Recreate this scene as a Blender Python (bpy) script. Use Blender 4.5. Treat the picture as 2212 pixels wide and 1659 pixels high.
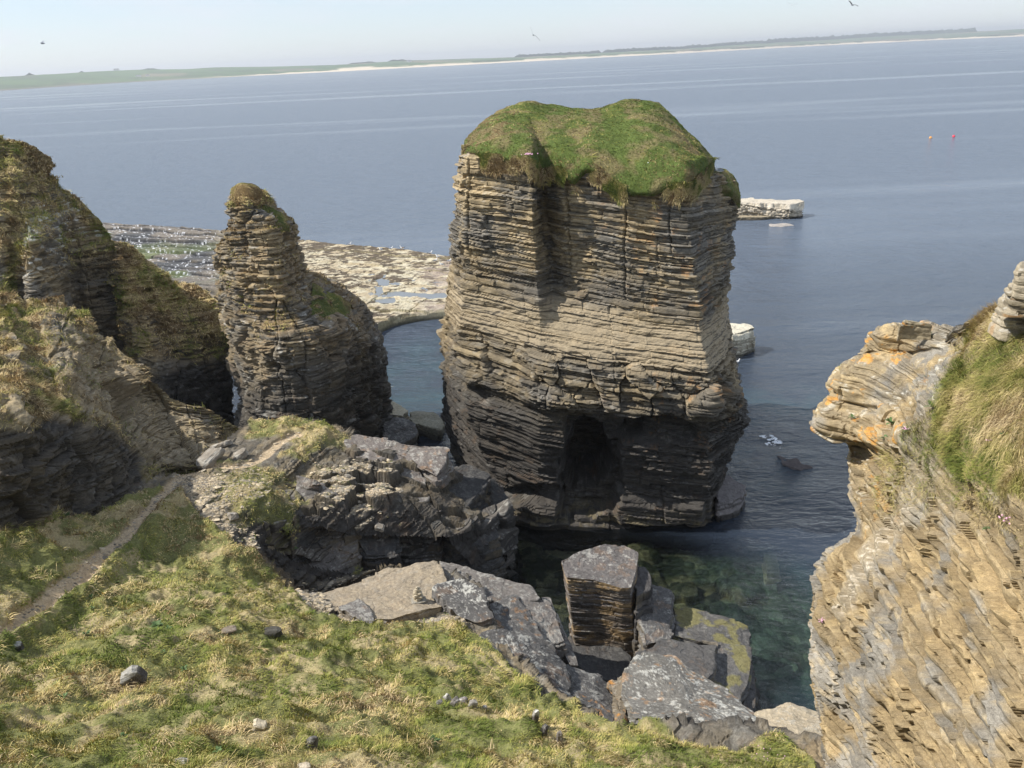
import bpy, math, random
import numpy as np
from mathutils import Matrix, Vector
for o in list(bpy.data.objects): bpy.data.objects.remove(o)
random.seed(4); RS=np.random.RandomState(7)
sc=bpy.context.scene; C=sc.collection
# ------------------------------------------------------------ camera
F=1791.; PIT=math.radians(21.59); ROL=math.radians(2.67)
fw=np.array([0,math.cos(PIT),-math.sin(PIT)]); _r=np.array([1,0,0.]); _u=np.array([0,math.sin(PIT),math.cos(PIT)])
rt=math.cos(ROL)*_r-math.sin(ROL)*_u; up=math.sin(ROL)*_r+math.cos(ROL)*_u
CAM=np.array([0,0,30.])
cd=bpy.data.cameras.new('camera'); cam=bpy.data.objects.new('camera',cd); C.objects.link(cam); sc.camera=cam
cd.sensor_width=36; cd.lens=36*F/2212; cd.clip_start=.1; cd.clip_end=40000
M=Matrix(((rt[0],up[0],-fw[0],CAM[0]),(rt[1],up[1],-fw[1],CAM[1]),(rt[2],up[2],-fw[2],CAM[2]),(0,0,0,1))); cam.matrix_world=M
# ------------------------------------------------------------ world, sun, exposure
EL=math.radians(48); AZ=math.radians(95)     # sun: AZ degrees to the left of the view direction (+Y)
S=np.array([-math.cos(EL)*math.sin(AZ),math.cos(EL)*math.cos(AZ),math.sin(EL)])
w=bpy.data.worlds.new('World'); sc.world=w; w.use_nodes=True
nt=w.node_tree; bg=nt.nodes['Background']; sky=nt.nodes.new('ShaderNodeTexSky'); sky.sky_type='NISHITA'; sky.sun_disc=False
sky.sun_elevation=EL; sky.sun_rotation=-AZ; sky.altitude=0; sky.air_density=1.0; sky.dust_density=.25; sky.ozone_density=2.0
tc=nt.nodes.new('ShaderNodeTexCoord'); mp=nt.nodes.new('ShaderNodeMapping'); mp.inputs['Scale'].default_value=(1,1,5)
nz=nt.nodes.new('ShaderNodeTexNoise'); nz.inputs['Scale'].default_value=5.5; nz.inputs['Detail'].default_value=7; nz.inputs['Roughness'].default_value=.6
cr=nt.nodes.new('ShaderNodeValToRGB'); cr.color_ramp.elements[0].position=.45; cr.color_ramp.elements[1].position=.75
cr.color_ramp.elements[0].color=(0,0,0,1); cr.color_ramp.elements[1].color=(.7,.7,.7,1)
mx=nt.nodes.new('ShaderNodeMixRGB'); mx.inputs[2].default_value=(5.1,5.05,5.1,1); veil=nt.nodes.new('ShaderNodeMixRGB'); veil.inputs[0].default_value=.62; veil.inputs[2].default_value=(3.95,4.25,4.6,1)
nt.links.new(tc.outputs['Generated'],mp.inputs[0]); nt.links.new(mp.outputs[0],nz.inputs['Vector']); nt.links.new(nz.outputs['Fac'],cr.inputs[0])
nt.links.new(cr.outputs[0],mx.inputs[0]); nt.links.new(sky.outputs[0],veil.inputs[1]); nt.links.new(veil.outputs[0],mx.inputs[1]); wb=nt.nodes.new('ShaderNodeMixRGB'); wb.blend_type='MULTIPLY'; wb.inputs[0].default_value=1; wb.inputs[2].default_value=(.96,1,1.07,1); nt.links.new(mx.outputs[0],wb.inputs[1]); nt.links.new(wb.outputs[0],bg.inputs[0]); bg.inputs[1].default_value=.112
sd=bpy.data.lights.new('sun','SUN'); sd.energy=3.9; sd.angle=math.radians(.55); sd.color=(1,.955,.885)
sun=bpy.data.objects.new('sun',sd); C.objects.link(sun); sun.rotation_euler=Vector(S).to_track_quat('Z','Y').to_euler()
sc.view_settings.view_transform='Standard'; sc.view_settings.look='None'; sc.view_settings.exposure=0.68; sc.view_settings.gamma=1
try: sc.cycles.volume_bounces=0; sc.cycles.max_bounces=6; sc.cycles.transparent_max_bounces=12
except Exception: pass
# ------------------------------------------------------------ picture <-> world (2212x1659 measuring grid)
def ray(u,v): return fw+rt*(u-1106)/F-up*(v-829.5)/F
def at(u,v,Y): d=ray(u,v); return CAM+d*Y/d[1]
def atz(u,v,z): d=ray(u,v); return CAM+d*(z-30)/d[2]
def proj(P):
    q=P-CAM; d=q@fw; return 1106+F*(q@rt)/d, 829.5-F*(q@up)/d
# ------------------------------------------------------------ noise
def hsh(*a):
    h=np.zeros(np.broadcast(*a).shape,np.uint32)+np.uint32(2166136261)
    for i,x in enumerate(a):
        h=(h^(np.asarray(x).astype(np.int64)&0xffffffff).astype(np.uint32))*np.uint32(16777619); h^=h>>np.uint32(13); h*=np.uint32(1274126177); h^=h>>np.uint32(16)
    return (h&np.uint32(0xffffff)).astype(np.float64)/0xffffff
def vn(x,y,z,s=0):
    xi=np.floor(x);yi=np.floor(y);zi=np.floor(z);fx=x-xi;fy=y-yi;fz=z-zi
    fx=fx*fx*(3-2*fx);fy=fy*fy*(3-2*fy);fz=fz*fz*(3-2*fz)
    def H(a,b,c): return hsh(xi+a,yi+b,zi+c,np.array(s))
    x00=H(0,0,0)*(1-fx)+H(1,0,0)*fx;x10=H(0,1,0)*(1-fx)+H(1,1,0)*fx
    x01=H(0,0,1)*(1-fx)+H(1,0,1)*fx;x11=H(0,1,1)*(1-fx)+H(1,1,1)*fx
    return (x00*(1-fy)+x10*fy)*(1-fz)+(x01*(1-fy)+x11*fy)*fz
def fbm(P,f=1.,o=4,s=0,zs=1.,g=.5):
    r=0;a=1;t=0
    for i in range(o):
        r=r+a*vn(P[...,0]*f+i*7.3,P[...,1]*f+i*3.1,P[...,2]*f*zs+i*5.7,s+i);t+=a;a*=g;f*=2.03
    return r/t
def sst(a,b,x): t=np.clip((x-a)/(b-a),0,1); return t*t*(3-2*t)
def mixc(a,b,t): t=np.asarray(t)[...,None]; return a*(1-t)+np.asarray(b)*t
def vor(B,sc,seed,rot=0.,asp=1.):
    """jittered cells in plan: id, offset from the cell centre (m), distance to the nearest border (cells)"""
    c_,s_=math.cos(rot),math.sin(rot); X=(B[...,0]*c_-B[...,1]*s_)*sc; Y=(B[...,0]*s_+B[...,1]*c_)*sc*asp; gx=np.floor(X);gy=np.floor(Y)
    f1=np.full(X.shape,9.);f2=f1.copy();idv=f1*0;dx=f1*0;dy=f1*0
    for i in(-1,0,1):
        for j in(-1,0,1):
            a=gx+i;b=gy+j;ax=X-a-.12-.76*hsh(a,b,np.array(seed));ay=Y-b-.12-.76*hsh(a,b,np.array(seed+1)); d=np.maximum(np.abs(ax),np.abs(ay))*.6+.4*np.hypot(ax,ay); m=d<f1
            f2=np.where(m,f1,np.minimum(f2,d)); idv=np.where(m,hsh(a,b,np.array(seed+3)),idv); dx=np.where(m,ax/sc,dx); dy=np.where(m,ay/sc,dy); f1=np.where(m,d,f1)
    return idv,dx,dy,f2-f1
# ------------------------------------------------------------ bedding: thin flagstone layers, jointed into blocks
def table(seed,th):
    r=np.random.RandomState(seed); t=th*np.exp(r.randn(int(90/th))*.72); t=np.clip(t,th*.3,th*3.6)*.9; return -14+np.cumsum(t)
def strata(P,seed=1,th=.2,dip=(.12,0.),warp=.3,A=(.09,.15,.09,.12),cell=1.5,ang=.25,crev=.05,jn=1.,slot=0.,saw=0.,slotf=1.5):
    x,y,z=P[...,0],P[...,1],P[...,2]
    s=z+dip[0]*x+dip[1]*y+warp*(fbm(P,.14,2,seed)-.5)*2+.05*(vn(x*.9,y*.9,z*.3,seed+3)-.5)
    T=table(seed,th); k=np.clip(np.searchsorted(T,s),1,len(T)-1); t0=T[k-1]; tk=T[k]-t0; f=(s-t0)/tk
    a=x*math.cos(ang)+y*math.sin(ang)+.1*vn(y*1.1,z*.7,x,9); b=-x*math.sin(ang)+y*math.cos(ang)+.1*vn(x*1.1,z*.7,y,8)
    kk=np.array(seed); w_=cell*(.5+hsh(k,kk)); 
    ca=np.floor(a/w_+7*hsh(k,kk+1)); cb=np.floor(b/w_+5*hsh(k,kk+2))
    g=np.floor(s/1.15+.3*hsh(np.floor(s/3),kk)); W=cell*2.2; a=a+.22*W*(hsh(k,kk+11)-.5)*sst(.3,.7,vn(x*.7,y*.7,z*.7,seed+12)); b=b+.22*W*(hsh(k,kk+13)-.5); ga=np.floor(a/W+9*hsh(g//2,kk+4)); gb=np.floor(b/W+7*hsh(g,kk+8))
    d=A[0]*(hsh(k,kk+5)*2-1)+A[1]*(hsh(k,ca,cb,kk+6)*2-1)+A[2]*(vn(a*1.6,b*1.6,k*3.7,seed+5)*2-1)*1.3+A[3]*(hsh(g,ga,gb,kk+7)*2-1)
    e=np.abs(2*f-1); d=d-crev*sst(.62,1.,e)*np.clip(tk/.2,.5,1.6)
    if saw: d=d-saw*(1-f)**1.5*np.clip(tk/.15,.4,1.8)
    if slot: d=d-slot*sst(.5,.62,vn(a*slotf,b*slotf,k*5.1,seed+15))*sst(.5,.38,f)
    # joints (vertical cracks)
    fa=np.abs(((a/W+9*hsh(g//2,kk+4))%1)-.5)*2; d=d-jn*crev*1.2*sst(.965,1,fa)
    return d,k,f,s
def butt(G,amp,seed,sc=.6,zs=.35,crack=.3):
    q=np.stack([G[...,0]*.85+G[...,1]*.5+.5*fbm(G,.6,3,seed+9),G[...,2]*zs,0*G[...,0]],-1); i,dx,dy,e=vor(q,sc,seed,.08); return amp*(i-.5)-crack*sst(.07,0,e)
# ------------------------------------------------------------ mesh helpers
def mesh_obj(name,V,Q,mat,parent=None,col=None,T=None,smooth=False,thing=True):
    V=np.ascontiguousarray(V,np.float32).reshape(-1,3); me=bpy.data.meshes.new(name)
    Q=np.zeros((0,4),np.int32) if Q is None else np.asarray(Q,np.int32).reshape(-1,4)
    T=np.zeros((0,3),np.int32) if T is None else np.asarray(T,np.int32).reshape(-1,3)
    me.vertices.add(len(V)); me.vertices.foreach_set('co',V.ravel())
    L=np.concatenate([Q.ravel(),T.ravel()]); me.loops.add(len(L)); me.loops.foreach_set('vertex_index',L.astype(np.int32))
    n=len(Q)+len(T); me.polygons.add(n)
    st=np.concatenate([np.arange(len(Q))*4,len(Q)*4+np.arange(len(T))*3]).astype(np.int32)
    me.polygons.foreach_set('loop_start',st)
    me.update(calc_edges=True)
    if smooth: me.polygons.foreach_set('use_smooth',np.ones(n,bool))
    else: me.polygons.foreach_set('use_smooth',np.zeros(n,bool))
    if col is not None:
        ca=me.color_attributes.new('Col','FLOAT_COLOR','POINT'); c=np.ones((len(V),4),np.float32); c[:,:col.reshape(len(V),-1).shape[1]]=col.reshape(len(V),-1); ca.data.foreach_set('color',c.ravel())
    me.materials.append(mat); me.validate()
    o=bpy.data.objects.new(name,me); C.objects.link(o)
    if parent is not None: o.parent=parent; o.matrix_parent_inverse=parent.matrix_world.inverted() if False else Matrix.Translation(-parent.location)
    return o
def grid_faces(n,m,wrap=False):
    i=np.arange(n-1)[:,None]; j=np.arange(m if wrap else m-1)[None,:]; j2=(j+1)%m
    return np.stack([i*m+j,i*m+j2,(i+1)*m+j2,(i+1)*m+j],-1).reshape(-1,4)
def tag(o,label=None,cat=None,group=None,kind=None):
    if label:o['label']=label
    if cat:o['category']=cat
    if group:o['group']=group
    if kind:o['kind']=kind
    return o
def thing(name,loc,label,cat,group=None):
    o=bpy.data.objects.new(name,None); C.objects.link(o); o.location=[float(c) for c in loc]; return tag(o,label,cat,group)
def crom(P,t):   # catmull-rom along axis 0 at float params t in [0,n-1]
    n=len(P); i=np.clip(np.floor(t).astype(int),0,n-2); f=(t-i).reshape((-1,)+(1,)*(P.ndim-1))
    g=lambda k:P[np.clip(k,0,n-1)]
    p0,p1,p2,p3=g(i-1),g(i),g(i+1),g(i+2)
    p0=np.where((i==0).reshape(f.shape),2*p1-p2,p0); p3=np.where((i==n-2).reshape(f.shape),2*p2-p1,p3)
    return .5*((2*p1)+(-p0+p2)*f+(2*p0-5*p1+4*p2-p3)*f*f+(-p0+3*p1-3*p2+p3)*f**3)
def lin(P,t):
    i=np.clip(np.floor(t).astype(int),0,len(P)-2); f=(t-i).reshape((-1,)+(1,)*(P.ndim-1)); return P[i]*(1-f)+P[i+1]*f
def params(P,res):   # P (n,...,3) -> float params with spacing about res[k] on segment k
    n=len(P); seg=np.linalg.norm(np.diff(P,axis=0),axis=-1); seg=seg.reshape(n-1,-1).mean(1); out=[]
    for k in range(n-1):
        r=res[k] if hasattr(res,'__len__') else res
        c=max(1,int(round(seg[k]/r))); out.append(k+np.arange(c)/c)
    return np.concatenate(out+[np.array([n-1.])])
def loft(rows,rv,ru,colmode='cr',rowmode='cr'):
    G=np.array(rows,float); tv=params(G,rv); tu=params(np.swapaxes(G,0,1),ru)
    A=(crom if rowmode=='cr' else lin)(G,tv); B=(crom if colmode=='cr' else lin)(np.swapaxes(A,0,1),tu); return np.swapaxes(B,0,1),tv,tu
def normals(P,wrap=False):
    if wrap: du=np.roll(P,-1,1)-np.roll(P,1,1)
    else: du=np.gradient(P,axis=1)
    dv=np.gradient(P,axis=0); n=np.cross(du,dv); return n/(np.linalg.norm(n,axis=-1,keepdims=True)+1e-9)
def smooth2(A,k,wrap=False):
    for _ in range(k):
        if wrap: A=(np.roll(A,1,1)+2*A+np.roll(A,-1,1))/4
        else: A=np.concatenate([A[:,:1],(A[:,:-2]+2*A[:,1:-1]+A[:,2:])/4,A[:,-1:]],1)
        A=np.concatenate([A[:1],(A[:-2]+2*A[1:-1]+A[2:])/4,A[-1:]],0)
    return A
def inpoly(u,v,poly):
    r=np.zeros(np.shape(u),bool); n=len(poly)
    for i in range(n):
        x1,y1=poly[i]; x2,y2=poly[(i+1)%n]
        if y1==y2: continue
        c=((y1>v)!=(y2>v))&(u<(x2-x1)*(v-y1)/(y2-y1)+x1); r^=c
    return r
def dpoly(u,v,poly,closed=True):
    d=np.full(np.shape(u),1e9); n=len(poly)
    for i in range(n if closed else n-1):
        a=np.array(poly[i],float); b=np.array(poly[(i+1)%n],float); ab=b-a; t=np.clip(((u-a[0])*ab[0]+(v-a[1])*ab[1])/(ab@ab+1e-9),0,1)
        d=np.minimum(d,np.hypot(u-a[0]-t*ab[0],v-a[1]-t*ab[1]))
    return d
def pmask(u,v,poly,soft=8,wob=None):
    d=dpoly(u,v,poly); d=np.where(inpoly(u,v,poly),d,-d)
    if wob is not None: d=d+wob
    return sst(-soft,soft,d)
# ------------------------------------------------------------ materials
def mat(name,rough=.9,spec=.25,build=None,sub=None):
    m=bpy.data.materials.new(name); m.use_nodes=True; b=m.node_tree.nodes['Principled BSDF']; b.inputs['Roughness'].default_value=rough
    b.inputs['Specular IOR Level'].default_value=spec
    if build: build(m.node_tree,b)
    return m
def N(t,ty,**k):
    n=t.nodes.new(ty)
    for a,b in k.items():
        if a in n.inputs: n.inputs[a].default_value=b
        else: setattr(n,a,b)
    return n
def rockmat(name,scale=1.,bump=.5,lam=True,spec=.2,rough=.9):
    def f(t,b):
        L=t.links.new; at_=N(t,'ShaderNodeAttribute',attribute_name='Col'); g=N(t,'ShaderNodeNewGeometry')
        m1=N(t,'ShaderNodeMapping'); m1.inputs['Scale'].default_value=(1,1,4 if lam else 1); L(g.outputs['Position'],m1.inputs[0])
        n1=N(t,'ShaderNodeTexNoise',Scale=5*scale,Detail=8.,Roughness=.65); L(m1.outputs[0],n1.inputs['Vector'])
        n2=N(t,'ShaderNodeTexNoise',Scale=22*scale,Detail=5.,Roughness=.7); L(m1.outputs[0],n2.inputs['Vector'])
        r=N(t,'ShaderNodeMapRange'); r.inputs[1].default_value=.3; r.inputs[2].default_value=.7; r.inputs[3].default_value=.62; r.inputs[4].default_value=1.42; L(n2.outputs['Fac'],r.inputs[0])
        r1=N(t,'ShaderNodeMapRange'); r1.inputs[1].default_value=.3; r1.inputs[2].default_value=.7; r1.inputs[3].default_value=.7; r1.inputs[4].default_value=1.3; L(n1.outputs['Fac'],r1.inputs[0])
        mm=N(t,'ShaderNodeMath',operation='MULTIPLY'); L(r.outputs[0],mm.inputs[0]); L(r1.outputs[0],mm.inputs[1])
        v=N(t,'ShaderNodeVectorMath',operation='SCALE'); L(at_.outputs['Color'],v.inputs[0]); L(mm.outputs[0],v.inputs['Scale']); L(v.outputs[0],b.inputs['Base Color'])
        ad=N(t,'ShaderNodeMath',operation='MULTIPLY_ADD'); L(n2.outputs['Fac'],ad.inputs[0]); ad.inputs[1].default_value=.45; L(n1.outputs['Fac'],ad.inputs[2])
        bp=N(t,'ShaderNodeBump',Strength=bump,Distance=.12/scale); L(ad.outputs[0],bp.inputs['Height']); L(bp.outputs[0],b.inputs['Normal'])
    return mat(name,rough,spec,f)
MR=rockmat('layered_rock',1.,.55); MRn=rockmat('near_rock',2.2,.6); MB=rockmat('slab_rock',1.3,.5,lam=False); MP=rockmat('platform_rock',.8,.5,lam=False)
MG=rockmat('soil_turf',2.,.6,lam=False,spec=.1)
def blademat(t,b):
    at_=N(t,'ShaderNodeAttribute',attribute_name='Col'); t.links.new(at_.outputs['Color'],b.inputs['Base Color'])
MBL=mat('grass_blade',.75,.15,blademat)
def flat(name,c,rough=.7,spec=.3): 
    m=mat(name,rough,spec); m.node_tree.nodes['Principled BSDF'].inputs['Base Color'].default_value=(*c,1); return m
TAN=np.array([.34,.265,.155]);OLV=np.array([.205,.165,.105]);GRY=np.array([.165,.15,.125]);DRK=np.array([.052,.047,.042]);WHT=np.array([.62,.60,.53]);ORG=np.array([.60,.27,.05]);CRM=np.array([.56,.50,.36])
def rockcol(P,k,nz,seed=1,tan=.5,dark=0.,lich=.3,org=.1,seedl=0):
    kk=np.array(seed); hk=hsh(k,kk+20); n1=fbm(P,.5,4,seed+1); n2=fbm(P,2.3,3,seed+2,3.); n3=fbm(P,6.,3,seed+4)
    c=mixc(np.broadcast_to(GRY,P.shape),OLV,np.clip(hk*.9+(n1-.5)*2,0,1))
    c=mixc(c,TAN,np.clip((n1-.5)*3.2+(n2-.5)*2.2+tan*1.3-.25+.3*(hsh(k,kk+21)-.5),0,1))
    c=c*(.72+.55*hsh(k,kk+22))[...,None]*(.75+.5*n3)[...,None]
    dark=np.clip(np.asarray(dark)+np.zeros(P.shape[:-1]),0,1)
    c=mixc(c,DRK*(1+.8*(n2[...,None]-.5)),dark)
    m=fbm(P,1.6,5,seed+9,1,.65); c=mixc(c,WHT*.8,lich*sst(.60,.68,m)*sst(.1,.7,nz)*.8*(1-.6*dark))
    m=fbm(P,1.1,5,seed+13,1,.62); c=mixc(c,ORG,np.clip(org*sst(.62,.67,m)*sst(-.2,.5,nz),0,1)*.8)
    return c
def rockpatch(name,G,parent=None,m=None,seed=1,sm=3,wrap=False,hor=.75,colkw={},damp=1.,dfun=None,cfun=None,fb=.12,fbf=.6,**kw):
    """G: fine base surface (n,m,3) -> displaced bedded rock mesh"""
    nrm=-normals(smooth2(G,sm,wrap),wrap); h=nrm.copy(); h[...,2]*=1-hor; h/=np.linalg.norm(h,axis=-1,keepdims=True)+1e-6
    d,k,f,s=strata(G,seed=seed,**kw); D=d*damp+fb*(fbm(G,fbf,4,seed+30)-.5)*2+.02*(fbm(G,9,2,seed+31)-.5)
    if dfun is not None: D=dfun(G,D)
    P=G+h*D[...,None]; n2=-normals(P,wrap)
    c=cfun(P,k,n2[...,2],f) if cfun else rockcol(P,k,n2[...,2],seed,**colkw)
    Q=grid_faces(P.shape[0],P.shape[1],wrap)[:,::-1]
    o=mesh_obj(name,P,Q,m or MR,parent,c); return o,P,n2,c
# ---- grass blades as real thin leaves
GCOL=np.array([[.13,.165,.035],[.23,.24,.06],[.36,.32,.11],[.52,.42,.20],[.62,.49,.29],[.24,.165,.08]])
def blades(name,pts,nrm,parent=None,length=.22,width=.012,mixw=(.2,.3,.25,.15,.05,.05),seed=1,lie=.6,flow=(.3,-.6,-.4),patch=.35,label=None,kind='stuff',clump=.9,dryf=None,cm=1.):
    r=np.random.RandomState(seed); n=len(pts)
    if n==0: return None
    q=fbm(pts,patch,4,seed,1,.6); q=(np.argsort(np.argsort(q))/n)             # spatial dryness rank
    q2=fbm(pts,patch*5,3,seed+2,1,.6)-.5
    t=np.clip(q+q2*.9+.10*r.randn(n)+(0 if dryf is None else dryf),0,.9999)
    cw=np.cumsum(mixw)/sum(mixw); ci=np.searchsorted(cw,t); c=GCOL[np.clip(ci,0,5)]
    c=c*np.array([1.07,1.05,1.0])*cm*(.7+.6*r.rand(n))[:,None]
    fl=np.stack([fbm(pts,.8,3,seed+5)-.5,fbm(pts,.8,3,seed+6)-.5,0*q],-1)*5+np.array(flow)
    fl+=r.randn(n,3)*.45; side=np.cross(nrm,fl); side/=np.linalg.norm(side,axis=1,keepdims=True)+1e-6
    fl=np.cross(side,nrm)
    upv=nrm*.6+np.array([0,0,.5]); upv/=np.linalg.norm(upv,axis=1,keepdims=True)
    cl=(.45+clump*sst(.35,.65,fbm(pts,1.5,3,seed+8)))
    ln=length*(.5+.9*r.rand(n))*cl; l=np.clip(lie+.25*r.randn(n),0,1.1)[:,None]
    w=width*(.6+.8*r.rand(n))[:,None]*(np.linalg.norm(pts-CAM,axis=1)/np.median(np.linalg.norm(pts-CAM,axis=1)))[:,None]
    d1=upv*(1-l*.6)+fl*l*.8; d1/=np.linalg.norm(d1,axis=1,keepdims=True)
    d2=upv*(1-l*1.35)+fl*(l*1.2); d2/=np.linalg.norm(d2,axis=1,keepdims=True)
    p0=pts-nrm*.02; p1=p0+d1*ln[:,None]*.5; p2=p1+d2*ln[:,None]*.5
    V=np.stack([p0-side*w,p0+side*w,p1-side*w*.8,p1+side*w*.8,p2],1)
    b=np.arange(n)[:,None]*5; Q=b+np.array([[0,1,3,2]]); T=b+np.array([[2,3,4]])
    cc=np.repeat(c[:,None],5,1)*np.array([.8,.8,1,1,1.12])[None,:,None]
    o=mesh_obj(name,V,Q,MBL,parent,cc,T); tag(o,kind=kind); return o
def scatter(P,Nn,weight,count,seed=0):
    """random points on a fine grid surface, by cell area and weight"""
    r=np.random.RandomState(seed); a=P[:-1,:-1];b=P[:-1,1:];c=P[1:,:-1]
    ar=np.linalg.norm(np.cross(b-a,c-a),axis=-1)*weight[:-1,:-1]; w=ar.ravel(); 
    if w.sum()<=0: return np.zeros((0,3)),np.zeros((0,3))
    i=r.choice(len(w),count,p=w/w.sum()); y,x=np.unravel_index(i,ar.shape); s=r.rand(count,1);t=r.rand(count,1)
    return a[y,x]+(b[y,x]-a[y,x])*s+(c[y,x]-a[y,x])*t, Nn[y,x]
def turfpatch(name,G,parent,count,seed,length=.2,mixw=(.35,.35,.2,.08,.02,.02),wt=None,wrap=False,rough=.1,flow=(.2,-.5,-.6),sm=2,cm=.82,tint=(.10,.12,.04),patch=.35,width=.012,lie=.6,dryf=None,bare=None):
    nr=-normals(smooth2(G,sm,wrap),wrap); P=G+nr*(rough*(fbm(G,.9,4,seed)-.5)*2+rough*.45*(fbm(G,3.5,2,seed+1)-.5)*2)[...,None]; n2=-normals(smooth2(P,1,wrap),wrap)
    c=np.broadcast_to(np.array(tint),P.shape)*(.6+.8*fbm(P,2.,3,seed+3))[...,None]; c=mixc(c,[.22,.16,.09],.6*sst(.5,.62,fbm(P,.8,4,seed+7)))
    o=mesh_obj(name,P,grid_faces(P.shape[0],P.shape[1],wrap)[:,::-1],MG,parent,c,smooth=True)
    W=np.ones(P.shape[:2]) if wt is None else wt(P)
    pts,pn=scatter(P,n2,W,count,seed)
    dl=None if dryf is None else dryf(pts)
    g=blades('grass',pts,pn,parent if parent is not None else None,length,width,mixw,seed,lie,flow,patch,dryf=dl,cm=cm)
    return o,P,n2,g
# ============================================================ MAIN SEA STACK
def px(l): return [at(*p) for p in l]
def world_row(l): return [np.array(p,float) for p in l]
def closed(front,back): return px(front)+[np.array(b,float) for b in back]
def back2(front,dy,dxr=-1.,dxl=2.,zd=0):
    H=at(*front[-1]); A=at(*front[0]); return [[H[0]+dxr,H[1]+dy,H[2]+zd],[(H[0]+A[0])/2,max(H[1],A[1])+dy*1.2,(H[2]+A[2])/2+zd],[A[0]+dxl,A[1]+dy*.8,A[2]+zd]]
st=thing('sea_stack',(3,56,0),'huge square sea stack of thin flagstone beds with green grassy top and black cave','sea stack')
R=[[(998,325,56),(1012,330,54),(1148,336,51.5),(1166,350,54.5),(1203,362,52.5),(1345,372,50.5),(1490,392,49.2),(1552,372,53),(1585,392,57)],
 [(985,390,56.5),(1006,400,54),(1150,400,51.5),(1172,410,54.8),(1210,410,52.5),(1348,430,50.4),(1489,440,49),(1560,440,53),(1602,436,57)],
 [(979,470,56.5),(1004,470,54),(1152,480,51.4),(1178,480,54.8),(1217,480,52.3),(1350,490,50.3),(1487,505,48.9),(1550,505,53),(1588,505,57)],
 [(967,600,56.5),(1000,600,53.7),(1160,590,51.2),(1192,595,53.3),(1228,600,52),(1352,610,50.2),(1505,620,48.7),(1552,620,52),(1572,640,56)],
 [(957,700,57),(993,700,53.3),(1165,690,50.5),(1195,685,50.9),(1230,695,50.6),(1355,700,49.5),(1513,720,48.2),(1560,715,51),(1577,720,56)],
 [(953,770,57.5),(988,765,53),(1165,750,49.8),(1195,750,49.6),(1230,750,49.4),(1355,765,48.6),(1525,775,47.4),(1565,775,50),(1590,780,54)],
 [(955,830,58.3),(998,830,52.2),(1165,815,48.7),(1195,815,48.6),(1230,815,48.5),(1358,830,47.9),(1532,830,46.9),(1585,830,50),(1600,840,54)],
 [(957,890,59),(1008,890,51.5),(1165,882,47.9),(1195,882,47.8),(1230,882,47.7),(1360,890,47.3),(1535,890,46.4),(1602,890,49.5),(1617,905,52)],
 [(962,930,59.3),(1020,925,51.6),(1165,920,48.3),(1195,920,48.2),(1230,920,48.1),(1360,925,47.7),(1532,925,46.9),(1592,930,49.8),(1600,935,52)],
 [(978,985,59.8),(1042,990,51.4),(1165,1000,48.6),(1195,1000,48.5),(1230,1000,48.4),(1362,1005,48),(1532,1010,47.2),(1566,1000,50),(1574,990,53)],
 [(985,1030,60),(1075,1060,51),(1165,1070,48.9),(1195,1072,48.8),(1230,1075,48.7),(1364,1080,48.4),(1532,1080,47.8),(1552,1070,50.5),(1562,1060,53)]]
rows=[closed(r,back2(r,6)) for r in R]
zl=[tuple(atz(*p)) for p in [(988,1000,.0),(1078,1130,0),(1165,1142,0),(1195,1142,0),(1230,1142,0),(1364,1140,0),(1530,1132,0),(1550,1105,0),(1560,1085,0)]]
wl=[np.array(p) for p in zl]+[np.array([zl[-1][0]-1,zl[-1][1]+8,0]),np.array([6,66,0.]),np.array([-3,64,0.])]
rows.append(wl); rows.append([p+np.array([0,0,-3.]) for p in wl])
rows=[[r[j] for j in range(len(r))]+[r[0]] for r in rows]
G,tv,tu=loft(rows,.05,[.06,.055,.06,.055,.055,.055,.09,.12,.3,.3,.3,.25],colmode='lin'); G=G[:,:-1]
G=smooth2(G,2,True)
CAVE=[(1217,908),(1250,904),(1345,908),(1402,915),(1385,950),(1342,956),(1332,985),(1347,1058),(1322,1098),(1250,1122),(1212,1116),(1210,1000),(1224,962)]
CAVE2=[(1243,938),(1264,926),(1298,942),(1309,982),(1320,1012),(1312,1046),(1282,1064),(1240,1072),(1217,1052),(1214,1002),(1238,974)]
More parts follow.
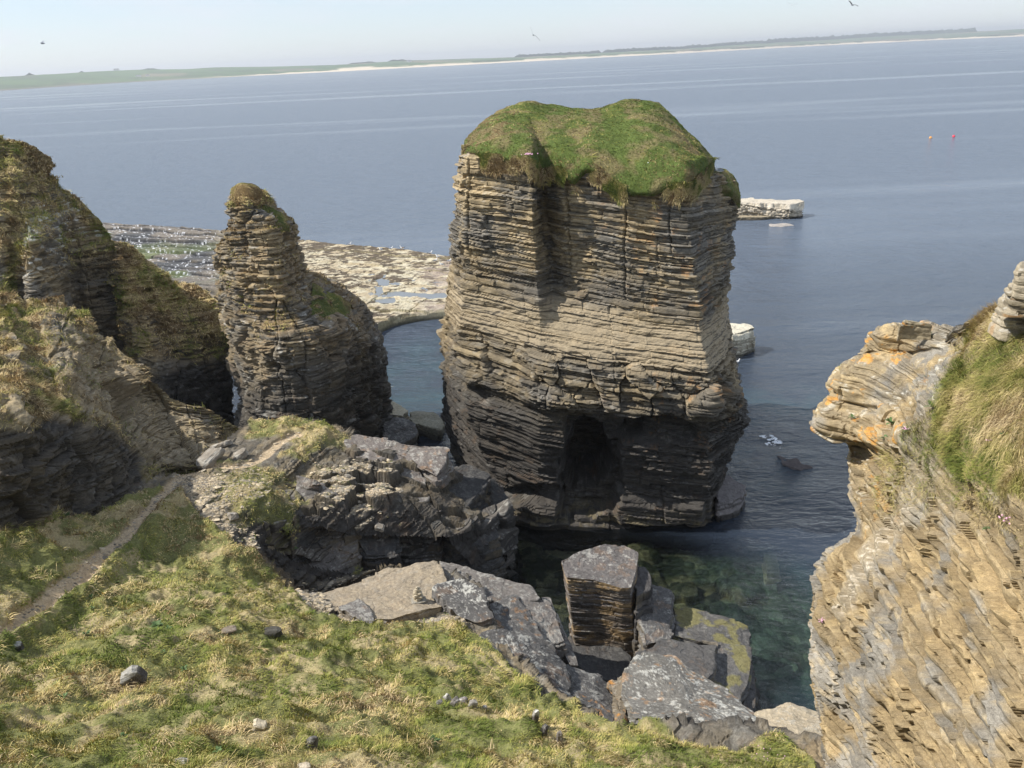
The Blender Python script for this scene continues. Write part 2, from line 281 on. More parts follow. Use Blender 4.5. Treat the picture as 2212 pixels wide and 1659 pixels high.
def dstack(G_,D):
    u,v=proj(G_); fr=(G_[...,1]<55)&(G_[...,0]<13.5)
    wob=6*(fbm(G_,1.2,3,77)-.5)*2
    zb_=G_[...,2]+.1*G_[...,0]+.5*(fbm(G_,.5,3,62)-.5); band=sst(9.3,10.,zb_)*sst(13,12.2,zb_)
    D=D*(1+.5*band)+band*sst(965,1020,u)*sst(1600,1545,u)*(butt(G_,.9,63,.75,.8,.35)+.22)-.45*sst(8.4,8.9,zb_)*sst(9.7,9.2,zb_)
    # rubble on the sloping ledges
    led=sst(16.0,15.2,G_[...,2]+.12*G_[...,0])*sst(12.5,13.1,G_[...,2]+.12*G_[...,0]); D=D*(1-.55*led)+led*.22*(fbm(G_,1.6,4,66,2)-.3)
    D=np.where(fr,D-1.3*pmask(u,v,CAVE,5,wob*2.5)*(.7+.6*fbm(G_,.8,3,78))-4.2*pmask(u,v,CAVE2,9,wob*2.5),D)
    D=np.where(fr,D-1.2*pmask(u,v,[(1380,903),(1450,900),(1500,925),(1505,952),(1400,960),(1335,950)],8,wob*.8)*.9,D)
    D=np.where(fr,D-1.0*pmask(u,v,[(1085,1060),(1150,1048),(1212,1050),(1215,1085),(1130,1078),(1100,1075)],8,wob),D)
    D=np.where(fr,D+.55*pmask(u,v,[(1090,1080),(1205,1083),(1200,1128),(1085,1128)],6,wob),D)
    D=np.where(fr,D+.7*pmask(u,v,[(1332,1062),(1400,1085),(1520,1080),(1520,1128),(1340,1128),(1325,1095)],7,wob),D)
    # long vertical joints
    for (x0,wd,dp,v0,v1) in [(1225,3,.3,400,600),(1350,2.2,.22,400,640),(1448,1.8,.2,400,540),(1012,2,.2,345,560),(1165,2,.2,790,900),(1090,2,.15,800,880)]:
        D=np.where(fr,D-dp*np.exp(-((u-x0-6*(vn(v/60.,x0+0*v,0*v)-.5))/wd)**2)*sst(v0-10,v0+10,v)*sst(v1+20,v1-20,v),D)
    return D
def cstack(P,k,nz,f):
    u,v=proj(P); zz=P[...,2]+.1*P[...,0]+3.*(fbm(P,.35,4,3)-.5)
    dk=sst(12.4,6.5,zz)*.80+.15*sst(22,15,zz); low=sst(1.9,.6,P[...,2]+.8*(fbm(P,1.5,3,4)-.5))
    tan=.50*sst(13,23,zz)*sst(9,1,P[...,0])+.05+.3*sst(-2,-4.5,P[...,0]) 
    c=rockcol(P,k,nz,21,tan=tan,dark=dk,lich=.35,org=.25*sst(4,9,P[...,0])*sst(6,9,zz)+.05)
    led=sst(16.2,15.2,P[...,2]+.12*P[...,0])*sst(12.2,13.,P[...,2]+.12*P[...,0])*sst(-.05,.3,nz); c=mixc(c,[.36,.29,.19],led*.85)
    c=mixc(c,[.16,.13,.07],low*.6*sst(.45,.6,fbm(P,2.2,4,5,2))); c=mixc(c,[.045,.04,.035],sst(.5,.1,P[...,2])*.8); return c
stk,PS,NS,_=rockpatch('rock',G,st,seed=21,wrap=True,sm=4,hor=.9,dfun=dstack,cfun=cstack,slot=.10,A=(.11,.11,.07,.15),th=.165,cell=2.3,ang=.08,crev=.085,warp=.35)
def turf_close(G_): return G_
capc=[[(996,332,56.5),(1000,318,56.8),(1004,304,57.8)],[(1030,338,53.9),(1030,310,55),(1022,284,58)],[(1085,340,52.4),(1080,290,54.6),(1062,250,59)],[(1150,350,51.1),(1140,285,54),(1110,230,60.5)],[(1172,368,52.8),(1165,300,54),(1150,223,61)],
 [(1208,366,52),(1205,300,53.8),(1205,231,60.5)],[(1240,382,51.3),(1243,310,53),(1250,237,59.5)],[(1275,358,51),(1280,300,53.2),(1290,236,59.5)],[(1342,402,49.9),(1340,300,52.8),(1345,221,60.5)],[(1400,408,49.2),(1400,300,52),(1392,219,60.5)],[(1445,398,49),(1440,310,51.4),(1430,231,60)],[(1490,402,48.8),(1480,335,50.4),(1468,266,58.5)],[(1520,372,50.5),(1512,335,52.5),(1500,298,57.5)],[(1545,356,53.5),(1540,345,55),(1534,333,57.5)]]
G2=np.swapaxes(np.array([[at(*p) for p in c] for c in capc]),0,1)
mid=(G2[0]+G2[1])/2+np.array([0,-.3,.35]); bk=G2[2]+np.array([0,3.,-.8]); bk2=G2[2]+np.array([-.3,5.5,-4]); lowr=G2[0]+np.array([0,.25,-.45])
Gc,_,_=loft([lowr,G2[0],mid,G2[1],G2[2],bk,bk2],.12,.12)
def drycap(p): 
    u,v=proj(p); return .75*sst(1150,1010,u)+.3*sst(1420,1520,u)+.25*sst(330,390,v)-.12
turfpatch('turf_cap',Gc,st,60000,31,.34,(.42,.30,.14,.07,.01,.08),rough=.15,tint=(.085,.115,.03),patch=.55,width=.028,dryf=drycap,flow=(.3,-.5,-.9))
rim,_,_=loft([G2[0]+np.array([0,-.15,-.9]),G2[0]+np.array([0,-.15,.25])],.1,.1)
pts,pn=scatter(rim,-normals(rim),sst(.4,.55,fbm(rim,.9,3,35)),14000,36); blades('grass_fringe',pts,pn,st,.38,.018,(.1,.1,.2,.35,.1,.2),36,cm=.8,lie=.9,flow=(.1,-.4,-1.6),patch=.6)
ledge=[[(1535,398,53),(1540,378,55),(1548,368,57)],[(1560,402,53.5),(1560,380,55.5),(1562,368,57.5)],[(1582,408,54),(1580,388,56),(1578,378,58)],[(1600,432,55.5),(1597,412,57),(1592,398,58.5)]]
G3=np.swapaxes(np.array([[at(*p) for p in c] for c in ledge]),0,1); G3=np.concatenate([G3[:1]+[0,.3,-.6],G3,G3[-1:]+[0,2,-2]]); Gc,_,_=loft(G3,.12,.12)
turfpatch('turf_ledge',Gc,st,5000,32,.22,(.3,.3,.2,.1,.02,.1),rough=.1,width=.018)
# ============================================================ SECOND, SLIMMER STACK
s2=thing('sea_stack',(-15,58,0),'slim leaning sea stack with small brown turf cap left of the huge square one','sea stack')
R=[[(501,420,58.5),(512,423,58),(535,425,57.5),(556,424,58),(565,422,59.5)],
 [(495,430,58.5),(506,436,58),(535,444,57.3),(558,442,57.8),(570,438,60)],
 [(486,458,58.8),(498,462,58),(535,466,57.2),(562,463,57.6),(600,460,60.6)],
 [(478,480,59),(492,482,58),(540,485,57),(588,478,57.5),(634,484,61)],
 [(469,545,59.5),(484,545,58),(545,550,56.5),(605,548,57),(652,552,61.5)],
 [(467,620,59.5),(483,625,57.6),(555,635,56),(628,635,56.6),(672,612,61.5)],
 [(474,680,59.5),(490,685,57.3),(572,685,55.6),(660,680,56.6),(728,648,62)],
 [(484,722,59.5),(503,722,56.5),(600,722,54.4),(728,712,56.8),(790,716,63)],
 [(490,785,59.5),(510,795,56),(612,800,54),(735,785,56.5),(816,785,63.5)],
 [(507,845,59),(520,850,55.5),(612,858,53.6),(727,850,56),(823,847,63.5)],
 [(508,925,58.5),(520,930,55),(612,950,53.2),(730,950,55.6),(831,940,64)]]
rows=[closed(r,back2(r,4 if i>4 else 2,-.5,.8)) for i,r in enumerate(R)]
last=rows[-1]; zz=last[4][2]; rows.append([np.array([p[0],p[1]-.6 if j<4 else p[1],-1.]) for j,p in enumerate(last)])
rows=[r+[r[0]] for r in rows]
G,_,_=loft(rows,.055,[.07,.06,.06,.08,.25,.25,.25,.2],colmode='cr'); G=smooth2(G[:,:-1],2,True)
def d2(G_,D):
    u,v=proj(G_); z=G_[...,2]; D=D+butt(G_,.75,43)+.3*(fbm(G_,.45,3,41,.5)-.5)*2+.25*(fbm(G_*np.array([1,1,.25]),1.1,3,42)-.5)*2
    led=sst(.0,1,1-np.abs(v-716)/26)*sst(560,620,u); D=D*(1-.4*led); return D
def c2(P,k,nz,f):
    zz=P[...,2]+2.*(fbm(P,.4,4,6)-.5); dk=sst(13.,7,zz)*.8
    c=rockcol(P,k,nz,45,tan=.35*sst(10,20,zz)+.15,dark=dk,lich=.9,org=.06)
    t=sst(.25,.6,nz)*sst(.48,.56,fbm(P,.9,3,47))*sst(9,12,zz); c=mixc(c,[.23,.17,.10],t*.85); return mixc(c,[.20,.14,.06],tt2(P,nz)*.85)
def tt2(P,nz):
    u,v=proj(P); n=fbm(P,1.2,4,49); return np.clip(sst(452,436,v+(n-.5)*36)*(.3+.7*(u<600)) + sst(.35,.6,nz)*sst(.5,.58,n)*sst(740,700,v)*.7,0,1)
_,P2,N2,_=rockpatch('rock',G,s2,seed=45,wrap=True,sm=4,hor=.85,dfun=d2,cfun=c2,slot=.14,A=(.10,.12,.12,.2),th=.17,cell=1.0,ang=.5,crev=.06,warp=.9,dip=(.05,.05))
pts,pn=scatter(P2,N2,tt2(P2,N2[...,2])**2,9000,48); blades('grass',pts,pn,s2,.26,.022,(.05,.15,.2,.25,.02,.4),48,lie=.7,flow=(.3,-.4,-.7),patch=.9)
def turfcols(name,cols,par,cnt,seed,res=.12,lowd=(0,.2,-.4),backd=(0,1.5,-1.),**kw):
    G_=np.swapaxes(np.array([[at(*p) for p in c] for c in cols]),0,1); G_=np.concatenate([G_[:1]+np.array(lowd),G_,G_[-1:]+np.array(backd)])
    g,_,_=loft(G_,res,res); return turfpatch(name,g,par,cnt,seed,**kw)
turfcols('turf_cap',[[(497,440,58.4),(499,414,58.6),(503,405,59.3)],[(510,436,57.9),(512,404,58.6),(516,398,59.8)],[(530,436,57.5),(530,402,58.3),(534,396,59.8)],[(550,430,57.8),(552,407,58.6),(552,401,59.8)],[(568,428,58.8),(568,416,59.4),(566,412,60)]],s2,9000,51,.1,tint=(.26,.18,.075),mixw=(.05,.1,.2,.25,.02,.4),width=.02,rough=.12,backd=(0,.8,-.6))
turfcols('turf_ledge',[[(562,480,57.6),(567,460,58.5),(571,443,60)],[(585,490,57.7),(588,468,59),(590,452,60.3)],[(603,487,58),(608,475,59.4),(612,464,61)],[(625,490,59.4),(630,484,60.4),(634,478,61.5)]],s2,4500,52,.1,mixw=(.3,.3,.2,.1,.02,.15),width=.02,rough=.08,backd=(0,.8,-.6))
turfcols('turf_ledge',[[(672,690,57),(674,650,58.8),(676,612,61)],[(700,705,57),(705,660,59.5),(708,628,62)],[(725,700,57.6),(732,668,60),(735,640,62.5)],[(752,690,60),(756,672,61.5),(758,658,63)]],s2,7000,53,.1,mixw=(.3,.25,.25,.1,.02,.15),width=.02,rough=.08,backd=(0,.8,-.8))
# ============================================================ HEADLAND: far cliff, slope behind it, near rib
def band(v0,v1,x): return sst(0,1,1-np.abs(x-(v0+v1)/2)/((v1-v0)/2))
L1=[[(-90,255,60),(0,298,61),(36,304,61.5),(90,342,62.5),(140,392,63.5),(170,430,63.7),(200,462,64),(250,513,65)],
 [(-90,400,57),(0,395,58),(30,400,58),(80,430,59.5),(112,460,60),(150,480,62),(190,520,63.2),(250,570,64.3)],
 [(-90,500,55),(0,500,56),(28,500,56.8),(62,505,56.2),(112,510,58),(152,560,61.6),(195,590,62.6),(252,620,63.8)],
 [(-90,580,53.5),(0,590,54.4),(32,580,55.6),(62,580,55),(120,590,57.5),(158,630,61.4),(200,650,62.2),(256,665,63.4)],
 [(-90,660,51.5),(0,660,52),(42,660,54),(75,650,54),(145,660,56.5),(170,690,61),(212,715,62),(262,735,63)],
 [(-90,780,49),(0,790,49.5),(60,790,51),(110,800,53),(170,800,55.5),(190,820,60),(240,850,61),(300,880,62.5)]]
G,_,_=loft([px(r) for r in L1],.075,.075)
def cL1(P,k,nz,f):
    u,v=proj(P); n=fbm(P,.8,4,71); 
    c=rockcol(P,k,nz,61,tan=.35+.5*sst(.1,.9,1-np.abs(u-100)/60)*sst(540,600,v),dark=.45*sst(480,600,v)*sst(115,145,u)+.05,lich=1.1*sst(430,470,v)*sst(640,560,v),org=.03)  # shaded right-facing side darkened and sunlit pillar warmed in the rock colour
    wm=pmask(u,v,[(40,420),(215,430),(215,520),(120,560),(50,600)],20,(n-.5)*60)*sst(.25,.5,nz); c=mixc(c,WHT,wm*sst(.45,.55,fbm(P,2.2,4,79))*.9)
    g=turfL1(P,nz,u,v)*(1-wm); return mixc(c,[.22,.17,.075],g*.9)
def turfL1(P,nz,u,v):
    n=fbm(P,.55,4,72); w=sst(30,10,dpoly(u,v,[(0,298),(36,304),(90,342),(140,392),(200,462),(250,513)],False)+(n-.5)*40)
    w=np.maximum(w,sst(.12,.5,nz+(n-.5)*1.5)*sst(620,480,v)*.9); w=np.maximum(w,sst(30,10,dpoly(u,v,[(20,400),(50,520),(10,640),(-40,700)],False)+(n-.5)*50)); return np.clip(w,0,1)
cl=thing('cliff',(-30,58,0),None,None); tag(cl,kind='structure')
def dL1(G_,D): return D+butt(G_,1.1,75,.5)+.6*(fbm(G_,.3,4,73,.6)-.5)*2+.5*(fbm(G_*np.array([1,1,.3]),.8,3,74)-.5)*2
_,P,n_,_=rockpatch('rock_face',G,cl,seed=61,sm=4,hor=.8,dfun=dL1,cfun=cL1,slot=.14,A=(.10,.16,.12,.2),th=.2,cell=1.2,ang=.5,crev=.06)
u,v=proj(P); pts,pn=scatter(P,n_,turfL1(P,n_[...,2],u,v)**2,26000,3); blades('grass',pts,pn,cl,.28,.02,(.06,.15,.28,.28,.1,.16),5,lie=.75,flow=(.4,-.3,-.7),patch=.5)
L2=[[(225,497,67),(248,517,66),(275,527,66),(312,556,66),(367,607,66),(421,616,66),(460,646,65.3),(492,682,64.5)],
 [(235,560,65.5),(256,600,64.3),(275,600,64),(312,640,63.5),(370,665,63.2),(425,680,63.3),(465,700,63.4),(495,725,63.3)],
 [(240,640,64),(262,680,63),(272,688,61.6),(318,692,61.3),(345,712,62),(430,745,61.8),(475,775,62.3),(500,800,63)],
 [(245,720,63.5),(268,745,62.5),(274,750,61),(322,750,60.4),(350,760,60.4),(430,800,60.8),(480,850,62),(507,880,63)],
 [(255,760,63),(275,790,61),(290,790,60),(335,800,58.8),(370,805,58.6),(430,830,60.3),(485,890,62),(510,930,63)],
 [(270,900,62),(300,900,61),(320,900,60.5),(360,920,59.8),(400,940,60),(450,960,61),(490,970,62),(515,985,63)]]
G,_,_=loft([px(r) for r in L2],.085,.085)
def turfL2(P,nz,u,v):
    n=fbm(P,.6,4,82); w=sst(690,660,v+(n-.5)*60)*sst(250,262,u); w=np.maximum(w,sst(745,715,v+(n-.5)*60)*sst(335,350,u)); w=w*(1-.9*pmask(u,v,[(365,660),(440,665),(440,735),(380,725)],14,(n-.5)*50)); w=np.maximum(w,.8*sst(.25,.5,nz)*sst(790,760,v)); return w
def cL2(P,k,nz,f):
    u,v=proj(P); c=rockcol(P,k,nz,81,tan=.2+.6*pmask(u,v,[(270,680),(335,690),(330,760),(270,755)],8),dark=.8*sst(770,830,v)+.5*sst(340,380,u)+.0,lich=.8,org=.03)  # sunlit pillar and shade of the chasm put into the rock colour
    return mixc(c,[.28,.20,.095],turfL2(P,nz,u,v)*.9)
_,P,n_,_=rockpatch('rock_face',G,cl,seed=81,sm=4,hor=.8,dfun=lambda g,D:D+butt(g,.9,85,.5)+.5*(fbm(g,.35,4,83,.6)-.5)*2,cfun=cL2,slot=.14,A=(.10,.16,.12,.2),th=.2,cell=1.2,ang=.5,crev=.06)
u,v=proj(P); pts,pn=scatter(P,n_,turfL2(P,n_[...,2],u,v)**2,24000,4); blades('grass',pts,pn,cl,.28,.022,(.05,.12,.22,.33,.12,.16),6,lie=.8,flow=(.4,-.4,-.7),patch=.6)
L3=[[(-90,600,51),(0,625,52),(70,640,53),(130,645,54.5),(158,655,53.5),(185,668,52.5),(212,694,51.5),(249,737,50.5),(299,787,49.5),(352,850,48.5),(391,871,48.2),(450,887,48.4),(510,924,49),(548,955,49.5)],
 [(-90,650,46),(0,680,47),(70,690,48),(125,700,48.5),(150,715,48.5),(180,730,48.5),(212,760,48.2),(250,800,48),(295,835,47.8),(340,875,47.6),(390,900,47.4),(445,910,47.7),(505,938,48.4),(545,962,49)],
 [(-90,760,40),(0,770,41),(80,760,43),(140,765,44),(165,785,45),(200,805,45.6),(225,830,45.6),(250,850,46),(292,875,46),(342,905,46),(388,922,46.4),(442,930,46.8),(502,947,47.8),(542,968,48.3)],
 [(-90,890,32.5),(0,895,33.3),(80,905,34.8),(130,910,36.4),(165,915,37.6),(205,925,39),(240,930,40.2),(262,945,41.2),(297,940,42.6),(344,950,44),(388,958,44.8),(442,965,45.4),(498,975,46),(538,980,46.8)],
 [(-90,990,30.6),(0,1000,31.6),(70,1010,32.8),(125,1005,34.9),(160,1010,36),(200,1015,37),(250,1010,38.3),(290,1000,40),(312,985,41.6),(348,985,42.8),(390,985,43.7),(444,990,44.2),(498,992,44.9),(536,992,45.6)],
 [(-90,1105,29.4),(0,1115,30.4),(62,1130,31.7),(125,1100,33.9),(165,1115,34.4),(205,1105,35.5),(260,1088,36.8),(302,1050,39),(322,1032,40.2),(352,1015,41.6),(392,1008,42.6),(446,1010,43.2),(500,1010,44),(536,1003,44.9)],[]]
L3=[px(r) for r in L3[:-1]]; L3.append([p+np.array([.0,-.15,-2.2]) for p in L3[-1]]); G,_,_=loft(L3,.06,.055)
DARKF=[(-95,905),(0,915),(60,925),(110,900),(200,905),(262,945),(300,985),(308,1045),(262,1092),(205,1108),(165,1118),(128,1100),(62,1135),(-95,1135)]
def turfL3(P,nz,u,v):
    n=fbm(P,.6,4,92,1,.6); r=pmask(u,v,DARKF,10,(n-.5)*60); e=pmask(u,v,[(110,660),(250,735),(300,800),(330,850),(480,915),(480,1010),(310,1000),(230,920),(150,860),(100,780),(90,700)],25,(n-.5)*80)
    return np.clip((1-r)*(1-.75*e)*sst(.38,.52,n+.12*(nz-.3)),0,1)
def dL3(G_,D):
    u,v=proj(G_); D=D+butt(G_,.7,97,.6,.5,.2)+.4*(fbm(G_,.4,4,93,.7)-.5)*2+.15*(fbm(G_,1.8,3,94)-.5)*2
    for x0,y0,y1,wd,dp in [(168,905,1110,9,1.1),(62,930,1130,10,.8),(250,980,1100,4,.4),(205,1010,1110,4,.4)]:
        D=D-dp*np.exp(-((u-x0-10*(vn(v/40.,v*0+x0,v*0)-.5))/wd)**2)*sst(y0-20,y0+20,v)*sst(y1+20,y1-20,v)
    D=D+.9*pmask(u,v,[(235,795),(300,790),(315,825),(300,850),(270,835),(240,820)],6)-.9*pmask(u,v,[(225,822),(290,850),(305,880),(290,905),(250,880)],8)
    return D
def cL3(P,k,nz,f):
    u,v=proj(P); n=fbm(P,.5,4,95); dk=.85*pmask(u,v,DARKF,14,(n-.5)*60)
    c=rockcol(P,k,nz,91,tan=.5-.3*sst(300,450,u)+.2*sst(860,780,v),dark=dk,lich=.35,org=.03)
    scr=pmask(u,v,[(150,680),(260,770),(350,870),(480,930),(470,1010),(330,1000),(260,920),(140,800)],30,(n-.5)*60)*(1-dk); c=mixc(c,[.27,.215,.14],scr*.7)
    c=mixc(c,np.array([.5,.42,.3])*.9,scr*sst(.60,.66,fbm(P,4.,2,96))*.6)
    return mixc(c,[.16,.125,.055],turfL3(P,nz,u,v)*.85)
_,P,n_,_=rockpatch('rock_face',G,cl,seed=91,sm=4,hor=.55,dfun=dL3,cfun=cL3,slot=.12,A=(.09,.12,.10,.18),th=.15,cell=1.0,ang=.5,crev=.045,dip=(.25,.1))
u,v=proj(P); pts,pn=scatter(P,n_,turfL3(P,n_[...,2],u,v)**1.5*(.25+.75*sst(300,200,u)),52000,5); blades('grass',pts,pn,cl,.30,.014,(.08,.17,.25,.28,.12,.2),7,lie=.75,flow=(.4,-.4,-.7),patch=.5)
# ============================================================ GROUND (grass bank, path, talus, slab platform)
gp=[(-90,1105,14.2),(-90,1190,13.7),(0,1115,13.3),(62,1130,12.1),(125,1100,11.5),(205,1105,10.4),(260,1088,10.0),(302,1050,9.8),(340,1030,9.65),(385,1015,9.5),(430,1015,9.4),(500,1012,9.2),(560,1005,8.9),
 (0,1195,12.7),(0,1265,12.5),(100,1190,11.8),(100,1225,11.6),(200,1150,10.6),(390,1040,9.4),(350,1070,9.7),(300,1118,10.05),(230,1178,10.45),(150,1240,10.9),(80,1295,11.5),(0,1345,12.3),(-90,1400,13.4),
 (370,1075,9.4),(420,1130,9.3),(300,1190,9.8),(200,1290,10.6),(120,1375,11.7),(0,1450,13.3),(0,1560,15),(0,1659,17),(-200,1500,17),(-200,1700,20),
 (450,1200,9.3),(560,1215,8.3),(500,1300,9.9),(660,1312,8.2),(700,1338,8.2),(830,1354,8.1),(950,1325,8.1),(1035,1375,8.1),(1110,1462,8.3),(1172,1512,8.6),(1240,1512,8.7),(1330,1568,9),(1450,1575,9.2),(1600,1610,9.2),(1740,1640,9.2),(1900,1750,9),
 (300,1420,12.6),(500,1450,12.0),(650,1400,10.2),(800,1450,10.8),(950,1430,9.6),(800,1550,13.2),(500,1560,14.8),(1106,1659,14.2),(1106,1560,11.6),(1500,1659,11.6),(1740,1659,9.9),(500,1659,17),(300,1659,17.4),(500,1800,19.5),(1106,1800,17.5),(1700,1800,13),
 (480,1130,8.8),(560,1120,8.5),(560,1190,7.6),(600,1228,5.9),(650,1238,5.2),(700,1236,4.8),(760,1230,4.5),(850,1220,3.8),(610,1268,6.9),(690,1290,7.3),(740,1320,7.7),(800,1300,7.6),(900,1290,7.4),(900,1235,7.3),(935,1215,7.2),(760,1265,7.1),(960,1290,7.4),
 (550,980,8.9),(620,955,8.8),(650,930,8.7),(730,935,8.4),(600,905,8.8),(540,930,8.8),(600,1030,8.6),(640,1060,8.3),(700,1010,8.1),(780,1040,7.6),(800,1090,7.1),(900,1040,6.8),(860,980,7.4),(950,985,6.6),(1000,1060,5),(840,1130,6.0),(700,1115,7.4),(620,1120,8.0)]
X=np.array([atz(*p) for p in gp]); X=np.concatenate([X,[[0,1,28.3],[-12,1,29],[12,1,26],[-24,8,27],[-24,20,20],[4,9,18],[9,14,11],[10,20,9.5]]])
def tps(X,Y2,lam=.02):
    n=len(X); K=lambda A,B:(lambda r2:np.where(r2>0,.5*r2*np.log(r2+1e-12),0))(((A[:,None,:2]-B[None,:,:2])**2).sum(-1))
    A=np.zeros((n+3,n+3)); A[:n,:n]=K(X,X)+lam*np.eye(n); A[:n,n]=1; A[:n,n+1:]=X[:,:2]; A[n,:n]=1; A[n+1:,:n]=X[:,:2].T
    w_=np.linalg.solve(A,np.concatenate([X[:,2],[0,0,0]])); out=np.zeros(len(Y2))
    for s in range(0,len(Y2),20000): y=Y2[s:s+20000]; out[s:s+20000]=K(y,X)@w_[:n]+w_[n]+y[:,:2]@w_[n+1:]
    return out
GX=np.arange(-27,11.5,.07); GY=np.arange(2.5,55,.07); xx,yy=np.meshgrid(GX,GY)
cx,cy=np.meshgrid(GX[::6],GY[::6]); zc=tps(X,np.stack([cx.ravel(),cy.ravel()],1)).reshape(cx.shape)
ix=np.clip((xx-GX[0])/(.42),0,cx.shape[1]-1.001); iy=np.clip((yy-GY[0])/.42,0,cx.shape[0]-1.001); a=ix.astype(int); b=iy.astype(int); fx=ix-a; fy=iy-b
zz=(zc[b,a]*(1-fx)+zc[b,a+1]*fx)*(1-fy)+(zc[b+1,a]*(1-fx)+zc[b+1,a+1]*fx)*fy
G=np.stack([xx,yy,zz],-1)
EDGE=[(-500,1190),(0,1150),(60,1150),(125,1120),(205,1110),(262,1090),(302,1060),(330,1030),(450,1010),(520,930),(540,905),(640,898),(752,930),(850,960),(950,985),(1060,1040),(1060,1120),(950,1150),(850,1160),(850,1225),(900,1200),(945,1205),(1015,1235),(1060,1300),(1120,1400),(1240,1500),(1330,1550),(1480,1560),(1640,1560),(1780,1600),(2000,1800),(2600,3600),(-3000,3600)]
u,v=proj(G); ins=inpoly(u,v,EDGE)|(G[...,1]<13)
# distance to edge in metres
EW=[]
for p in EDGE:
    i=np.argmin(((u-p[0])**2+(v-p[1])**2)); EW.append((G.reshape(-1,3)[i,0],G.reshape(-1,3)[i,1]))
dE=np.zeros(u.shape); sub=~ins; dE[sub]=dpoly(xx[sub],yy[sub],EW)
G[...,2]-=np.clip(dE,0,9)*2.6; ROCKZ=[(590,1050),(640,1000),(700,960),(745,940),(980,960),(1130,1030),(1130,1200),(940,1190),(840,1210),(700,1255),(620,1215),(600,1130)]; G[...,2]-=.5*pmask(u,v,ROCKZ,18)+.45*pmask(u,v,[(690,1290),(760,1265),(930,1205),(1300,1300),(1400,1560),(1640,1600),(1640,1640),(1400,1580),(1240,1530),(1040,1390),(1000,1340),(830,1345),(720,1320)],12)
grassP=[(-200,1265),(0,1120),(60,1140),(130,1105),(260,1095),(310,1060),(345,1050),(372,1045),(420,1100),(470,1150),(560,1215),(600,1262),(662,1312),(700,1337),(760,1348),(832,1354),(900,1332),(955,1322),(1000,1330),(1035,1378),(1075,1420),(1115,1462),(1172,1512),(1200,1490),(1245,1500),(1250,1540),(1330,1568),(1370,1548),(1420,1552),(1480,1590),(1560,1615),(1680,1590),(1745,1640),(1800,1800),(1900,3600),(-3000,3600),(-3000,1400)]
PATHZ=[(640,935,8.8),(600,958,8.8),(565,985,8.9),(520,1006,9.1),(450,1012,9.2),(390,1024,9.5),(352,1058,9.8),(318,1096,10.1),(260,1148,10.6),(190,1200,11.1),(120,1252,11.6),(60,1300,12.2),(0,1340,12.8),(-90,1400,13.6)]
PATH=[(600,958),(570,985),(520,1008),(450,1010),(390,1022),(355,1055),(320,1095),(260,1148),(190,1200),(120,1252),(60,1300),(0,1335)]
n=fbm(G,.9,4,101,1,.6); gm=pmask(u,v,grassP,5,(n-.5)*22)
gm=np.maximum(gm,pmask(u,v,[(540,905),(640,900),(700,915),(752,940),(740,952),(690,960),(650,990),(600,985),(640,960),(600,945),(530,945)],6,(n-.5)*20))
gm=np.maximum(gm,.7*pmask(u,v,[(470,1010),(580,1010),(660,1050),(650,1110),(560,1130),(470,1090)],15,(n-.5)*120))
gm=np.maximum(gm,.8*sst(10,2,dpoly(u,v,[(765,1225),(772,1215)],False)))
gm=np.maximum(gm,.9*sst(9,3,dpoly(u,v,[(905,1292)],False)*1.0+0) if False else gm)
PW=[tuple(atz(*p)[:2]) for p in PATHZ]; dP=dpoly(xx,yy,PW,False); pw=sst(.44,.24,dP+(n-.5)*.35); gm=gm*(1-pw)
LIP=[tuple(atz(a+18,b+14,c_)[:2]) for a,b,c_ in PATHZ[5:]]; dL=dpoly(xx,yy,LIP,False)
lowg=pmask(u,v,[(-200,1265),(0,1120),(300,1060),(372,1045),(560,1215),(700,1337),(955,1322),(1245,1500),(1745,1640),(1900,3600),(-3000,3600)],20)
nr=-normals(smooth2(G,2))*-1; nr=nr*np.sign(nr[...,2:3])
d,k,f,s=strata(G,seed=103,th=.14,dip=(-.42,.12),A=(.07,.14,.08,.22),cell=1.3,ang=.5,crev=.05)
steep=sst(.92,.6,nr[...,2]); rk=(1-gm)*(1-pw)
vi,vx,vy,ve=vor(G+(.5*(fbm(G,.8,3,120)-.5))[...,None],.62,121,.5,1.5); vj,wx,wy,we=vor(G,1.5,131,.2,1.3); hz_=pmask(u,v,[(520,1060),(640,1040),(700,1000),(760,950),(980,950),(1160,1030),(1160,1240),(940,1190),(700,1240),(600,1210),(520,1160)],25); BLK=hz_*sst(.6,.85,nr[...,2])*((vi-.5)*.8+(hsh(np.floor(vi*977),np.array(5))*.2+.12)*vx+(hsh(np.floor(vi*977),np.array(6))-.7)*.35*vy-.35*sst(.10,.0,ve)+.15*(vj-.5))
tus=(fbm(G,.75,3,105,1,.55)-.5)*2; D=gm*(.42*tus+.26*(fbm(G,2.2,3,106)-.5)*2)+rk*(d*(.25+.9*steep)*(1-.7*hz_)+.12*(fbm(G,1.3,4,107)-.5)*2+.07*(fbm(G,6,2,108)-.5))
D+=-.14*pw+.32*gm*sst(.8,.1,dL)
D+=.18*sst(14,4,dpoly(u,v,grassP))*gm
P=G+nr*D[...,None]; P[...,2]+=BLK*(1-gm)*(1-pw); nP=normals(P); nP*=np.sign(nP[...,2:3])
cg=np.broadcast_to(np.array([.17,.17,.065]),P.shape)*(.6+.8*fbm(P,2.5,3,109))[...,None]; cg=mixc(cg,[.42,.33,.19],.7*sst(.5,.62,fbm(P,.7,4,110)))
cr_=rockcol(P,k,nP[...,2],103,tan=.2,dark=.35+.45*steep+.25*hz_,lich=.25,org=.04)
